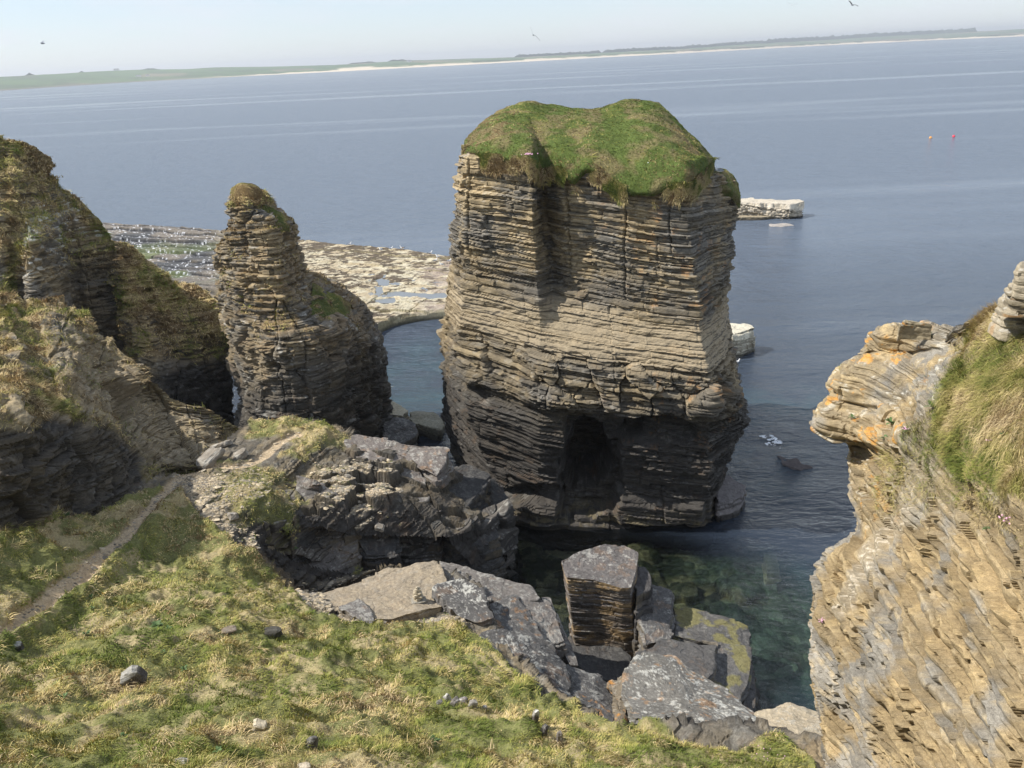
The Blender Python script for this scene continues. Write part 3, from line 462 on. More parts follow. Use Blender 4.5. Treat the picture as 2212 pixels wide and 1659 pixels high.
st_=fbm(P,5.,3,111); tal=sst(.75,.93,nP[...,2])*(.75*pmask(u,v,[(690,1000),(830,1000),(860,1130),(780,1160),(700,1100)],20,(n-.5)*60)+.9*pmask(u,v,[(640,1280),(760,1250),(960,1260),(1000,1330),(830,1360),(690,1345)],25,(n-.5)*50)+.8*pmask(u,v,[(380,1040),(560,1020),(620,1100),(560,1190),(480,1130),(420,1090)],20,(n-.5)*50))
cr_=mixc(cr_,np.array([.40,.315,.20]),np.clip(tal,0,1)*.85); cr_=cr_*(.75+.5*st_)[...,None]
cp=np.array([.44,.34,.22])*(.7+.6*fbm(P,4,3,112))[...,None]
dirt=sst(30,12,dpoly(u,v,[(560,1225),(600,1275),(660,1320),(700,1345)],False)+(n-.5)*30)*.7; cr_=mixc(cr_,[.15,.115,.075],dirt)
c=cr_*(1-gm-0)[...,None]+cg*gm[...,None]; c=mixc(c,cp,pw)
CUT=[(572,1128),(690,1116),(755,1136),(830,1136),(930,1140),(1020,1148),(1130,1112),(1150,1250),(940,1215),(850,1222),(750,1225),(690,1215),(640,1200),(575,1190)]; keep=(P[...,2]>-2.0)&~inpoly(u,v,CUT); Qf=grid_faces(*P.shape[:2]); kq=keep.ravel()[Qf].any(1); Qf=Qf[kq]
gr=mesh_obj('ground',P,Qf,MG,None,c); tag(gr,kind='structure')
# grass on it: weight by inverse distance so near tufts are drawn with finer, denser leaves
dist=np.linalg.norm(P-CAM,axis=-1); vis=(u>-120)&(u<2000)&(v<1800)&(v>880)
def drygr(p):
    u_,v_=proj(p); return -.05+.18*sst(700,300,u_)*sst(1300,1100,v_)-.10*sst(1150,1500,u_)-.25*pmask(u_,v_,[(1580,1600),(1700,1580),(1740,1659),(1560,1700)],20)
vis=vis&(P[...,1]>11.5)
W=gm*vis*(18/dist)**1.8*(.25+1*sst(.1,.5,gm))
pts,pn=scatter(P,nP,W,330000,9); g=blades('grass',pts,pn,None,.15,.009,(.15,.30,.27,.17,.07,.05),9,lie=.72,flow=(.3,-.35,-.3),patch=.45,dryf=drygr(pts)); 
m2=fbm(P,1.1,3,115); W2=W*sst(.58,.7,m2)
pts,pn=scatter(P,nP,W2,38000,10); g2=blades('grass_tussocks',pts,pn,None,.29,.008,(.05,.12,.2,.35,.25,.04),10,lie=.85,flow=(.5,-.5,-.3),patch=.6)
# sparse plants / stones on path & talus
W3=(1-gm)*vis*tal*sst(.5,.62,fbm(P,.9,3,117)); pts,pn=scatter(P,nP,W3,5000,12); blades('ground_herbs',pts,pn,None,.12,.014,(.6,.3,.1,.0,.0,.05),12,lie=.5,patch=2)
W3=((1-gm)*vis*(tal+pw*.08)); pts,pn=scatter(P,nP,W3,15000,14)
def pebbles(name,pts,size,cols,seed,parent=None,flatz=.45):
    r=np.random.RandomState(seed); n=len(pts); o8=np.array([[1,0,0],[.3,1,0],[-.8,.6,0],[-.7,-.7,0],[.4,-.9,0],[0,0,1],[0,0,-1]],float)
    sz=size*np.exp(.45*r.randn(n)); V=o8[None]*(.7+.6*r.rand(n,7,1)); a=r.rand(n)*6.28; ca,sa=np.cos(a)[:,None],np.sin(a)[:,None]
    x=V[...,0]*ca-V[...,1]*sa; y=V[...,0]*sa+V[...,1]*ca; V=np.stack([x*1.2,y*.8,V[...,2]*flatz+.25*x*r.randn(n,1)],-1)*sz[:,None,None]+pts[:,None]
    b=np.arange(n)[:,None,None]*7; T=[[i,(i+1)%5,5] for i in range(5)]+[[(i+1)%5,i,6] for i in range(5)]; T=(b+np.array(T)[None]).reshape(-1,3)
    ci=r.randint(0,len(cols),n); c=np.array(cols)[ci]*(.7+.6*r.rand(n,1)); return tag(mesh_obj(name,V,None,MB,parent,np.repeat(c[:,None],7,1),T),kind='stuff')
pebbles('scree',pts,.055,[[.42,.34,.23],[.3,.26,.2],[.48,.40,.28],[.2,.18,.15]],14)
def ground_z(x,y):
    i=int(np.clip((y-GY[0])/.07,0,len(GY)-1)); j=int(np.clip((x-GX[0])/.07,0,len(GX)-1)); return P0[i,j]
P0=P.copy(); NP0=nP.copy(); GM0=gm.copy(); U0,V0=proj(P0)
def on_ground(u_,v_):
    m=(U0-u_)**2+(V0-v_)**2; D_=np.linalg.norm(P0-CAM,axis=-1); cand=m<16; 
    if not cand.any(): i=np.argmin(m)
    else: i=np.argmin(np.where(cand,D_+m*.02,1e9))
    return P0.reshape(-1,3)[i],NP0.reshape(-1,3)[i]

# the dark sea wall of the headland, as its own bedded face
H1=[[(556,1062,8.5),(640,1032,8.25),(700,1052,7.7),(760,1082,6.9),(830,1078,6.3),(900,1088,5.5),(950,1092,4.9),(1010,1102,4.5),(1060,1088,4.2),(1093,1080,3.7)],
 [(552,1112,8.4),(640,1085,7.9),(690,1100,7.3),(755,1125,6.4),(830,1120,5.8),(900,1125,5.2),(940,1125,4.8),(1010,1135,4.3),(1065,1122,4.0),(1103,1100,3.5)],
 [(556,1160,7.4),(640,1150,6.4),(690,1165,5.6),(750,1175,4.9),(830,1170,4.1),(900,1175,3.6),(940,1180,3.0),(1010,1180,2.7),(1070,1170,2.4),(1110,1150,1.9)],
 [(562,1205,6.5),(640,1215,5.1),(690,1230,4.3),(750,1240,3.3),(830,1235,2.4),(900,1235,1.6),(940,1240,1.0),(1010,1240,.7),(1070,1240,.5),(1113,1222,.2)]]
H1=[[atz(*p) for p in r] for r in H1]; H1.append([p+np.array([0,-.1,-3.]) for p in H1[-1]])
G,_,_=loft(H1,.045,.05)
def dH(G_,D):
    u,v=proj(G_); vi_,vx_,vy_,ve_=vor(np.stack([G_[...,0]+.3*G_[...,2],G_[...,2]*1.4+.5*G_[...,0],0*u],-1),.55,151,.1,1.); D=D+.9*(vi_-.5)-.35*sst(.08,0,ve_)
    D=D-1.6*np.exp(-((u-957-.12*(v-1150))/9)**2)*sst(1110,1140,v)-.7*np.exp(-((u-783)/6)**2)*sst(1130,1150,v)+.5*(fbm(G_,.5,3,152)-.5)*2; return D
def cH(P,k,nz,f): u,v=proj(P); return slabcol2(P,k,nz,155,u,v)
def slabcol2(P,k,nz,seed,u,v):
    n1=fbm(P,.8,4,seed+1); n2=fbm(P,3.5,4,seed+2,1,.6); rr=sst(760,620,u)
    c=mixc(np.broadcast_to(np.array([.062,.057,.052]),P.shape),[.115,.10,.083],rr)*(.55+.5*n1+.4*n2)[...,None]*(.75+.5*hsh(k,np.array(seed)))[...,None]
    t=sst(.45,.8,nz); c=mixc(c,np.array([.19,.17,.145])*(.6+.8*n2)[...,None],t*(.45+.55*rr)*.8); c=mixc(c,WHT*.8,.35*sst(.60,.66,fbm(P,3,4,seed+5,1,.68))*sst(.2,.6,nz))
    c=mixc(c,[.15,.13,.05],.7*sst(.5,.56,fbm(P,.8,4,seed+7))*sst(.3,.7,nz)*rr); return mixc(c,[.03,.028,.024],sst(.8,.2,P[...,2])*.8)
hl=thing('cliff',(-8,38,0),None,None); tag(hl,kind='structure')
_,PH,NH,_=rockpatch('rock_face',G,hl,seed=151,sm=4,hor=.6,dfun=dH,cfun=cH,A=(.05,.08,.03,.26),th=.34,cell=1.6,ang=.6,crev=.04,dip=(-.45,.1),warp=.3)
# ============================================================ BLOCKS AND SLABS
SLB=np.array([.092,.087,.082])
def slabcol(P,k,nz,seed,base=SLB,lich=.5,org=.15,tan=0.,moss=0.,beds=.55,wet=True):
    n1=fbm(P,.8,4,seed+1); n2=fbm(P,3.5,4,seed+2,1,.6); kk=np.array(seed)
    c=np.broadcast_to(base,P.shape)*(.62+.4*n1+.45*n2)[...,None]
    side=sst(.6,.2,nz); c=c*(1+side*beds*(hsh(k,kk)*2-1))[...,None]
    c=mixc(c,OLV*.9,side*.5*sst(.4,.6,n1)); c=mixc(c,TAN*1.0,np.clip(tan*(.3+1.4*n2),0,1))
    m=fbm(P,3.6,6,seed+3,1,.76); c=mixc(c,WHT*.75,lich*sst(.56,.60,m+.10*(fbm(P,.5,2,seed+8)-.5)*2)*sst(.1,.6,nz)*.85)
    m=fbm(P,14,2,seed+5); c=mixc(c,WHT*.8,lich*.5*sst(.68,.76,m)*sst(.2,.6,nz))
    m=fbm(P,1.9,4,seed+6,1,.65); c=mixc(c,ORG*.85,org*sst(.6,.66,m)*.85)
    if moss: m=fbm(P,1.3,4,seed+7); c=mixc(c,[.19,.17,.06],moss*.8*sst(.5,.58,m)*sst(.5,.8,nz))
    if wet: c=mixc(c,[.03,.028,.024],sst(.7,.15,P[...,2])*.85)
    return c
def block(name,top,zb,seed,parent=None,label=None,cat=None,group=None,res=.07,th=.16,spread=.06,A=(.05,.07,.05,.06),crev=.035,rough=.09,round_=.12,ckw={},m=None,cell=1.1,dip=(.12,-.03),cfun=None,shift=(0,0),jag=.16):
    T=np.array([atz(*p) for p in top]); 
    if (np.cross(np.roll(T,-1,0)[:,:2]-T[:,:2],T[:,:2]*0+1).sum()): pass
    area=.5*np.sum(T[:,0]*np.roll(T[:,1],-1)-np.roll(T[:,0],-1)*T[:,1])
    if area>0: T=T[::-1]            # clockwise from above
    Tc=np.concatenate([T,T[:1]]); tu=params(Tc,res); loop=lin(Tc,tu)[:-1]; n=len(loop)
    for _ in range(2): loop=(np.roll(loop,1,0)+2*loop+np.roll(loop,-1,0))/4
    r=np.random.RandomState(seed); cen=loop.mean(0); out=loop-cen; out[:,2]=0; R=np.linalg.norm(out,axis=1,keepdims=True); out/=R
    loop=loop+out*(jag*(fbm(loop,1.4,3,seed+50)-.5)*2)[:,None]
    rows=[]; nr=max(3,int(R.mean()/res)); 
    for i in range(nr): rows.append(cen+(loop-cen)*((i+.02)/nr))
    rows.append(loop*1.0)
    for q in (.35,.7,1.): rows.append(loop+out*round_*.5*q+np.array([0,0,-round_*q]))
    base=rows[-1]; H=base[:,2:3]-zb; ns=max(2,int(H.mean()/(res*.8)))
    for i in range(1,ns+1):
        f_=i/ns; p=base+out*spread*H*f_; p[:,2:3]=base[:,2:3]-H*f_; p[:,0]+=shift[0]*f_; p[:,1]+=shift[1]*f_; rows.append(p)
    G=np.array(rows); G=smooth2(G,1,True); nrm=-normals(G,True); nrm=np.where((nrm[nr//2:nr//2+1,:,2:3].mean()<0),-nrm,nrm)
    nrm[0]=[0,0,1]; h=nrm.copy()
    d,k,f,s=strata(G,seed=seed,th=th,dip=dip,A=A,crev=crev,cell=cell,ang=r.rand()); side=sst(.75,.35,nrm[...,2])
    D=d*(.12+.88*side)+rough*(fbm(G,1.1,4,seed+60)-.5)*2+.03*(fbm(G,7,2,seed+61)-.5)
    st2=(fbm(G,.8,2,seed+62)-.5)*7; D=D+(1-side)*(np.floor(st2)/7*.5+.0)*.35          # flaked-off sheets on top
    P=G+h*D[...,None]; n2=-normals(P,True)
    if n2[nr//2,:,2].mean()<0: n2=-n2
    c=cfun(P,k,n2[...,2]) if cfun else slabcol(P,k,n2[...,2],seed,**ckw)
    o=mesh_obj(name,P,grid_faces(P.shape[0],P.shape[1],True),m or MB,parent,c)
    if label: tag(o,label,cat,group)
    return o
dk=dict(base=SLB,lich=.35,org=.05); gy=dict(base=np.array([.135,.122,.11]),lich=.4,org=.08)
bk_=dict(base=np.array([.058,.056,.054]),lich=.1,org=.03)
slabs=[
 ('rock_slab',[(741,954,8.0),(753,935,8.1),(798,942,7.9),(884,960,7.6),(964,970,7.3),(968,985,7.1),(944,1030,6.5),(902,1000,6.9),(875,990,7.1),(830,1004,7.1),(777,998,7.4)],5.6,'long flat speckled grey slab at the seaward end of the small grassy terrace',dict(base=np.array([.155,.135,.12]),lich=.5,org=.2)),
 ('rock_slab',[(800,1010,7.0),(860,1000,6.9),(900,1010,6.6),(923,1058,6.1),(926,1079,5.9),(875,1097,5.9),(842,1070,6.2),(810,1040,6.6)],3,'grey stepped slab beside pale scree, just below the long speckled slab',gy),
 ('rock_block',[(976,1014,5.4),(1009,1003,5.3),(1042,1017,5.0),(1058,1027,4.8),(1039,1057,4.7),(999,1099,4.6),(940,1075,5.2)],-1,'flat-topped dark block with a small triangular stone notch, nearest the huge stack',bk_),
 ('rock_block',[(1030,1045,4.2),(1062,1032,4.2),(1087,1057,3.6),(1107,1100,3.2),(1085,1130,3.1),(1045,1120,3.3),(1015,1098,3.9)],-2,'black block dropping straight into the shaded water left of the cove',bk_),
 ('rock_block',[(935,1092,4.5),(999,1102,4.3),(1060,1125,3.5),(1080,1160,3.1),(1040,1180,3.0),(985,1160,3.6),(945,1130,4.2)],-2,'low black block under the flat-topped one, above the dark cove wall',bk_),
 ('rock_block',[(842,1085,5.6),(926,1084,5.2),(946,1110,4.9),(940,1140,4.5),(870,1140,4.8),(810,1120,5.4)],0,'dark stepped rock wall block right of the scree and left of a black cleft',dk),
 ('rock_slab',[(640,1026,8.7),(690,1036,8.5),(690,1060,7.9),(662,1100,7.4),(645,1085,7.7),(640,1050,8.2)],5,'tilted grey slab at the upper edge of the headland next to brown heath',gy),
 ('rock_slab',[(692,1042,8.2),(722,1060,7.9),(737,1090,7.3),(725,1125,6.7),(675,1150,6.2),(655,1145,6.6),(668,1105,7.3)],4,'broken grey slab leaning downhill between two other tilted slabs',gy),
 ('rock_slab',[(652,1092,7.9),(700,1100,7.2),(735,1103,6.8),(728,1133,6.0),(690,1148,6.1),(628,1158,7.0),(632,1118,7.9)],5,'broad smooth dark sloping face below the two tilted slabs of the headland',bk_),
 ('rock_slab',[(735,1135,6.2),(768,1132,6.1),(760,1152,5.7),(700,1190,5.1),(648,1206,5.1),(655,1192,5.4)],3.2,'long narrow tilted rib of grey rock pointing down to the left in the shade',dk),
 ('rock_slab',[(806,1085,6.8),(842,1068,6.8),(850,1090,6.3),(838,1118,5.9),(810,1138,5.7),(796,1110,6.3)],3,'pale-topped slab at the lower end of the scree, on the brink of the dark wall',gy),
 ('rock_slab',[(745,1160,5.6),(775,1158,5.4),(773,1185,4.9),(745,1215,4.5),(700,1240,4.4),(665,1220,4.8),(690,1200,5.0)],2.5,'lowest tilted grey slab above the dark hollow beside the grass bank',gy),
 ('rock_block',[(770,1150,5.4),(830,1140,5.1),(860,1165,4.7),(850,1200,4.2),(790,1200,4.5)],1,'dark jagged block in the shaded wall behind the cairn platform',bk_),
 ('rock_outcrop',[(520,1050,9.3),(560,1060,9.1),(580,1090,8.6),(582,1130,7.9),(555,1165,7.3),(525,1150,7.8),(500,1100,8.8)],5.5,'pale crumbly outcrop lit by the sun beside the brown heath slope',dict(base=np.array([.32,.26,.18]),lich=.3,org=.03,tan=.3)),
 ('rock_slab',[(690,1284,7.5),(760,1262,7.3),(850,1227,7.3),(926,1211,7.45),(947,1217,7.35),(967,1250,7.4),(955,1307,7.6),(905,1322,7.8),(848,1334,7.9),(777,1335,7.9),(710,1312,7.7)],5,'broad flat sandy grey slab on which the little stone cairn stands',dict(base=np.array([.24,.205,.165]),lich=.15,org=.03,tan=.35)),
 ('rock_slab',[(730,1310,8.15),(775,1290,8.0),(803,1318,8.0),(800,1345,8.2),(785,1345,8.2)],7.2,'low grey ledge half buried in scree left of the cairn slab, at the grass edge',gy),
 ('rock_slab',[(947,1209,7.0),(1015,1232,6.8),(1085,1250,6.6),(1140,1266,6.4),(1161,1290,6.3),(1120,1302,6.3),(1050,1290,6.6),(985,1255,6.9),(960,1240,7)],1,'long grey slab running along the brink behind the lichened tilted block',gy),
 ('rock_block',[(941,1268,8.05),(994,1247,7.95),(1030,1262,7.85),(1054,1304,7.65),(1069,1334,7.5),(1027,1345,7.5),(991,1330,7.6),(955,1290,7.9)],6.4,'tilted dark block splashed with white lichen right of the cairn',dict(base=SLB,lich=1.,org=.1)),
 ('rock_slab',[(1060,1304,6.7),(1113,1284,6.6),(1146,1334,6.4),(1173,1384,6.2),(1120,1390,6.6),(1080,1375,6.9),(1050,1350,7.1)],1,'dark slab with rusty patches between the lichened block and the cleft',dict(base=SLB,lich=.4,org=.25)),
 ('rock_block',[(1122,1296,6.4),(1179,1298,6.1),(1203,1340,5.9),(1221,1384,5.7),(1180,1392,5.9),(1150,1335,6.3)],0,'rough grey block at the edge of the deep cleft left of the square pillar',gy),
 ('rock_slab',[(1168,1288,5.6),(1190,1290,5.5),(1215,1358,5.2),(1253,1438,4.9),(1232,1440,5),(1200,1370,5.4)],0,'narrow upright fin of rock lining the black cleft by the square pillar',gy),
 ('rock_slab',[(1039,1366,7.5),(1087,1358,7.3),(1176,1387,6.6),(1224,1432,6.1),(1235,1486,6.2),(1205,1530,7.0),(1150,1505,7.6),(1122,1470,7.8),(1035,1411,8.1)],3,'large dark slab with white lichen patches sloping beside the grass edge',dict(base=SLB*.95,lich=.7,org=.1)),
 ('rock_slab',[(1224,1438,5.5),(1292,1453,4.9),(1316,1477,4.7),(1330,1520,5.1),(1328,1562,6.2),(1290,1572,6.8),(1247,1530,6.4),(1230,1480,5.8)],0,'dark slab with an orange lichen spot left of the large pale rock',dict(base=SLB,lich=.5,org=.5)),
 ('rock_slab',[(1403,1260,2.9),(1455,1274,2.6),(1450,1320,2.5),(1441,1381,2.5),(1395,1390,2.8),(1380,1330,3)],-1,'low grey step right behind the square pillar',dict(base=SLB*1.1,lich=.4,org=.1)),
 ('rock_slab',[(1455,1312,1.8),(1521,1322,1.7),(1618,1350,1.5),(1622,1390,1.5),(1625,1426,1.6),(1612,1480,1.6),(1597,1515,1.7),(1550,1500,1.9),(1520,1440,2.1),(1549,1390,1.9),(1459,1374,2.0)],-2,'wide low slab with yellow moss patches at the water of the cove',dict(base=SLB*.95,lich=.15,org=.05,moss=.9)),
 ('rock_slab',[(1434,1383,2.7),(1547,1392,2.45),(1542,1447,2.5),(1515,1480,2.7),(1460,1465,2.9),(1415,1430,2.9),(1370,1412,3)],-2,'smooth dark square slab in front of the mossy one',dict(base=SLB*.9,lich=.1,org=.05)),
 ('rock_block',[(1604,1437,1.0),(1629,1440,.9),(1632,1530,1.0),(1606,1530,1.1)],-2,'narrow dark prism standing in the water at the corner of the mossy slab',dict(base=SLB*.9,lich=.1,org=.05)),
 ('boulder',[(1372,1409,5.6),(1452,1416,5.2),(1490,1451,5.1),(1535,1472,5.0),(1597,1512,5.0),(1634,1545,5.2),(1637,1600,6.7),(1600,1625,7.6),(1528,1612,7.7),(1469,1583,7.3),(1420,1556,6.9),(1370,1550,6.8),(1350,1500,6.2),(1350,1450,5.9)],1,'large pale lichen-covered rock in front of the square pillar',dict(base=np.array([.15,.14,.122]),lich=1.0,org=.3)),
 ('boulder',[(1316,1475,5.0),(1354,1455,5.1),(1362,1480,5.5),(1352,1540,6.2),(1338,1555,6.5),(1330,1510,5.6)],1,'brown upright boulder with orange lichen wedged against the large pale rock',dict(base=np.array([.17,.14,.10]),lich=.3,org=.9)),
 ('rock_outcrop',[(1634,1540,5.2),(1700,1522,5),(1770,1540,5),(1830,1600,6),(1800,1660,7.6),(1640,1620,7.0)],0,'crumbly beige outcrop at the foot of the sunlit right hand cliff',dict(base=np.array([.40,.34,.25]),lich=.4,org=.05,tan=.3)),
 ('boulder',[(826,868,1.8),(846,866,1.8),(882,885,1.6),(870,897,1.6),(830,893,1.7)],-.5,'cream barnacled boulder at the sea edge behind the slim stack',dict(base=CRM*.8,lich=.1,org=0)),
 ('boulder',[(832,902,1.5),(870,898,1.5),(898,915,1.4),(895,940,1.4),(865,962,1.3),(832,950,1.4)],-.5,'rounded dark boulder wedged between the two stacks',dk),
 ('boulder',[(882,888,1.3),(935,888,1.3),(958,905,1.2),(950,925,1.2),(895,912,1.2)],-.5,'grey block touching the left foot of the huge stack',dict(base=np.array([.24,.22,.16]),lich=.2,org=0)),
 ('boulder',[(1548,1062,1.7),(1562,1020,1.9),(1606,1048,1.5),(1598,1078,1.3),(1552,1088,1.5)],-1.5,'grey tilted block in the sea at the right foot of the huge stack',dict(base=np.array([.16,.145,.14]),lich=.15,org=0)),
 ('skerry_rock',[(1575,437,2.9),(1651,438,2.9),(1676,439,2.8),(1707,441,2.8),(1734,436,2.8),(1732,432,2.8),(1676,431,2.9),(1640,430,3),(1575,429,3)],-1,'far pale square-cut skerry in the sea right of the huge stack',dict(base=np.array([.44,.39,.31]),lich=.1,org=0,wet=True)),
 ('skerry_rock',[(1540,700,2.8),(1563,696,2.8),(1622,701,2.8),(1631,707,2.7),(1597,718,2.7),(1566,724,2.7),(1540,724,2.7)],-1,'pale flat-topped rock jutting into the sea behind the right edge of the huge stack',dict(base=np.array([.50,.46,.36]),lich=.1,org=0))]
for i,(nm,top,zb,lab,ck) in enumerate(slabs):
    far='far pale' in lab
    block(nm,top,zb,300+i*7,None,lab,{'rock_slab':'rock slab','rock_block':'rock block','boulder':'boulder','rock_outcrop':'rock outcrop','skerry_rock':'skerry'}[nm],None,res=.16 if far else .06,th=.5 if far else .22,ckw=ck,spread=.05 if zb<3 else .12,A=(.15,.25,.2,.3) if far else (.05,.10,.05,.12) if 'smooth' not in lab else (.03,.03,.03,.03))
block('rock_slab',[(1228,1372,1.1),(1300,1352,1.0),(1368,1432,1.1),(1345,1480,1.3),(1275,1462,1.3),(1236,1420,1.2)],-2,641,None,'dark low slab down in the cleft at the foot of the square pillar','rock slab',res=.08,ckw=bk_)
# low wave-cut ledge of the far skerry
block('skerry_ledge',[(1575,470,.6),(1650,468,.6),(1695,463,.6),(1715,458,.5),(1640,452,.6),(1575,450,.6)],-1,610,None,'low brown wave-washed ledge at the foot of the far square-cut skerry','rock ledge',res=.25,th=.3,ckw=dict(base=np.array([.30,.25,.17]),lich=.1,org=0))
block('skerry_ledge',[(1660,484,.12),(1700,482,.12),(1716,486,.1),(1690,489,.1),(1665,488,.1)],-1,611,None,'thin grey rock just awash in front of the far skerry','rock ledge',res=.25,th=.3,ckw=dict(base=np.array([.30,.27,.24]),lich=.1,org=0,wet=False))
# the square pillar
def pcol(P,k,nz):
    c=slabcol(P,k,nz,701,base=np.array([.12,.108,.1]),lich=.5,org=.1); side=sst(.5,.15,nz); n=fbm(P,1.2,4,702,2)
    b=mixc(np.broadcast_to(np.array([.24,.165,.085]),P.shape),[.11,.09,.07],sst(.35,.6,n)); b=b*(.55+.9*hsh(k,np.array(33)))[...,None]; return mixc(c,b,side)
block('rock_pillar',[(1214,1211,5.7),(1260,1192,5.6),(1306,1177,5.55),(1348,1177,5.35),(1378,1194,5.15),(1372,1240,5.0),(1362,1268,4.95),(1340,1268,5.0),(1285,1253,5.3),(1223,1246,5.6)],-1.5,700,None,'square flagstone pillar with grey speckled top and brown banded front face','rock pillar',res=.045,th=.11,cfun=pcol,spread=-.01,A=(.02,.03,.025,.05),crev=.022,jag=.05,shift=(.5,.3),round_=.02,rough=.04,dip=(.16,0))
block('rock_slab',[(1380,1222,4.7),(1397,1225,4.5),(1402,1268,4.3),(1374,1290,4.4),(1374,1250,4.5)],-1.5,720,None,'black upright slab leaning against the shaded right side of the square pillar','rock slab',res=.06,th=.3,ckw=dict(base=np.array([.07,.065,.062]),lich=.05,org=0))
# ============================================================ RIGHT-HAND CLIFF
R=[[(1902,716,24),(1892,718,20.8),(1960,705,20.3),(2062,712,19),(2110,690,17.6),(2150,668,16.6),(2226,640,15.6),(2420,600,14.5)],
 [(1910,747,24),(1899,747,20.6),(1965,745,19.7),(2060,735,18.4),(2105,720,17.2),(2140,705,16),(2222,690,15),(2420,660,13.8)],
 [(1915,763,24),(1904,763,20.5),(1964,765,19.6),(2048,758,18.2),(2092,742,16.9),(2130,726,15.7),(2222,712,14.6),(2420,685,13.3)],
 [(1840,782,24),(1830,782,20.3),(1903,790,19.3),(1990,790,18),(2052,770,16.6),(2112,758,15.4),(2222,752,14),(2420,732,12.5)],
 [(1803,826,24),(1792,826,19.9),(1865,838,19),(1950,843,17.7),(2022,822,16.1),(2096,812,14.7),(2222,812,13),(2420,792,11.3)],
 [(1812,850,24),(1800,850,19.8),(1870,864,18.85),(1945,872,17.5),(2012,852,15.85),(2092,842,14.3),(2222,842,12.6),(2420,830,10.8)],
 [(1790,900,23),(1767,900,19.6),(1848,912,18.7),(1925,920,17.2),(2000,904,15.5),(2088,890,13.9),(2222,888,12.1),(2420,885,10.2)],
 [(1790,928,23),(1767,928,19.4),(1832,943,18.7),(1905,955,17.1),(1985,945,15.3),(2085,940,13.5),(2222,940,11.6),(2420,945,9.8)],
 [(1845,962,23),(1816,960,19.5),(1862,978,18.8),(1925,1000,16.8),(1990,1000,15),(2085,995,13),(2222,1000,11.1),(2420,1010,9.3)],
 [(1862,1060,22),(1840,1060,18.9),(1872,1070,18.1),(1925,1085,16.3),(1995,1085,14.4),(2088,1080,12.4),(2222,1090,10.6),(2420,1110,8.8)],
 [(1865,1150,21),(1852,1150,18.3),(1878,1155,17.5),(1925,1160,15.8),(2000,1165,13.9),(2092,1165,12),(2222,1175,10.2),(2420,1195,8.6)],
 [(1805,1205,21),(1786,1205,17.9),(1828,1212,17),(1900,1220,15.4),(1995,1225,13.5),(2093,1228,11.7),(2222,1235,10),(2420,1255,8.4)],
 [(1785,1287,21),(1767,1287,17.4),(1812,1290,16.4),(1893,1292,14.8),(1990,1295,13.1),(2095,1298,11.3),(2222,1300,9.75),(2420,1320,8.15)],
 [(1770,1400,20),(1756,1400,16.9),(1805,1400,15.8),(1890,1400,14.2),(1990,1400,12.5),(2098,1400,10.9),(2222,1400,9.4),(2420,1410,7.9)],
 [(1785,1550,19),(1771,1550,16.2),(1815,1550,15.2),(1890,1550,13.6),(1990,1550,12),(2100,1550,10.5),(2222,1550,9),(2420,1550,7.6)],
 [(1810,1700,18),(1797,1700,15.6),(1830,1700,14.7),(1900,1700,13.1),(2000,1700,11.5),(2105,1700,10),(2222,1700,8.7),(2420,1700,7.3)],
 [(1850,1950,17),(1840,1950,15),(1870,1950,14),(1930,1950,12.5),(2020,1950,11),(2120,1950,9.5),(2222,1950,8.2),(2420,1950,7)]]
RW=[px(r) for r in R]; RW=[r+[r[-1]+np.array([4,-.5,.9]),r[-1]+np.array([13,1.,1.6])] for r in RW]; RW=[[p+np.array([.5*min(j,4)/4,.6+5.*min(j,4)/4,-2.2-.4*min(j,4)]) for j,p in enumerate(RW[0])]]+RW
G,_,_=loft(RW,[.25]+[.024]*(len(RW)-2),[.1,.035,.03,.026,.022,.02,.05,.15,.3])
def turfR(P,nz,u,v):
    n=fbm(P,1.1,4,502,1,.6); e=pmask(u,v,[(2075,735),(2110,672),(2165,650),(2300,640),(2500,600),(2500,1090),(2212,1085),(2120,1060),(2050,1020),(2010,960),(2020,900),(2045,830)],14,(n-.5)*90)
    e=np.maximum(e,.45*pmask(u,v,[(1960,905),(2030,860),(2070,1000),(2212,1080),(2212,1180),(2060,1120),(1960,1060),(1900,1100),(1900,1060)],20,(n-.5)*140)); return e
def dR(G_,D):
    u,v=proj(G_); t=pmask(u,v,[(2075,735),(2110,672),(2300,640),(2500,600),(2500,1060),(2120,1030),(2040,960),(2040,850)],25)
    D=D*(1-.8*t)*(1-.35*sst(1230,1100,v))+(.30-.15*sst(1230,1000,v))*(fbm(G_,.6,4,503,.8)-.5)*2*(1-.3*t)+.12*(fbm(G_,2.2,3,504,.6)-.5)*2
    # overhanging noses and notches in the profile
    D=D+.15*pmask(u,v,[(1885,715),(2040,720),(2040,755),(1950,765),(1885,752)],7)
    D=D-.15*pmask(u,v,[(1795,868),(1900,880),(1890,898),(1790,888)],6)-.2*pmask(u,v,[(1800,950),(1860,960),(1880,990),(1830,985)],8); return D
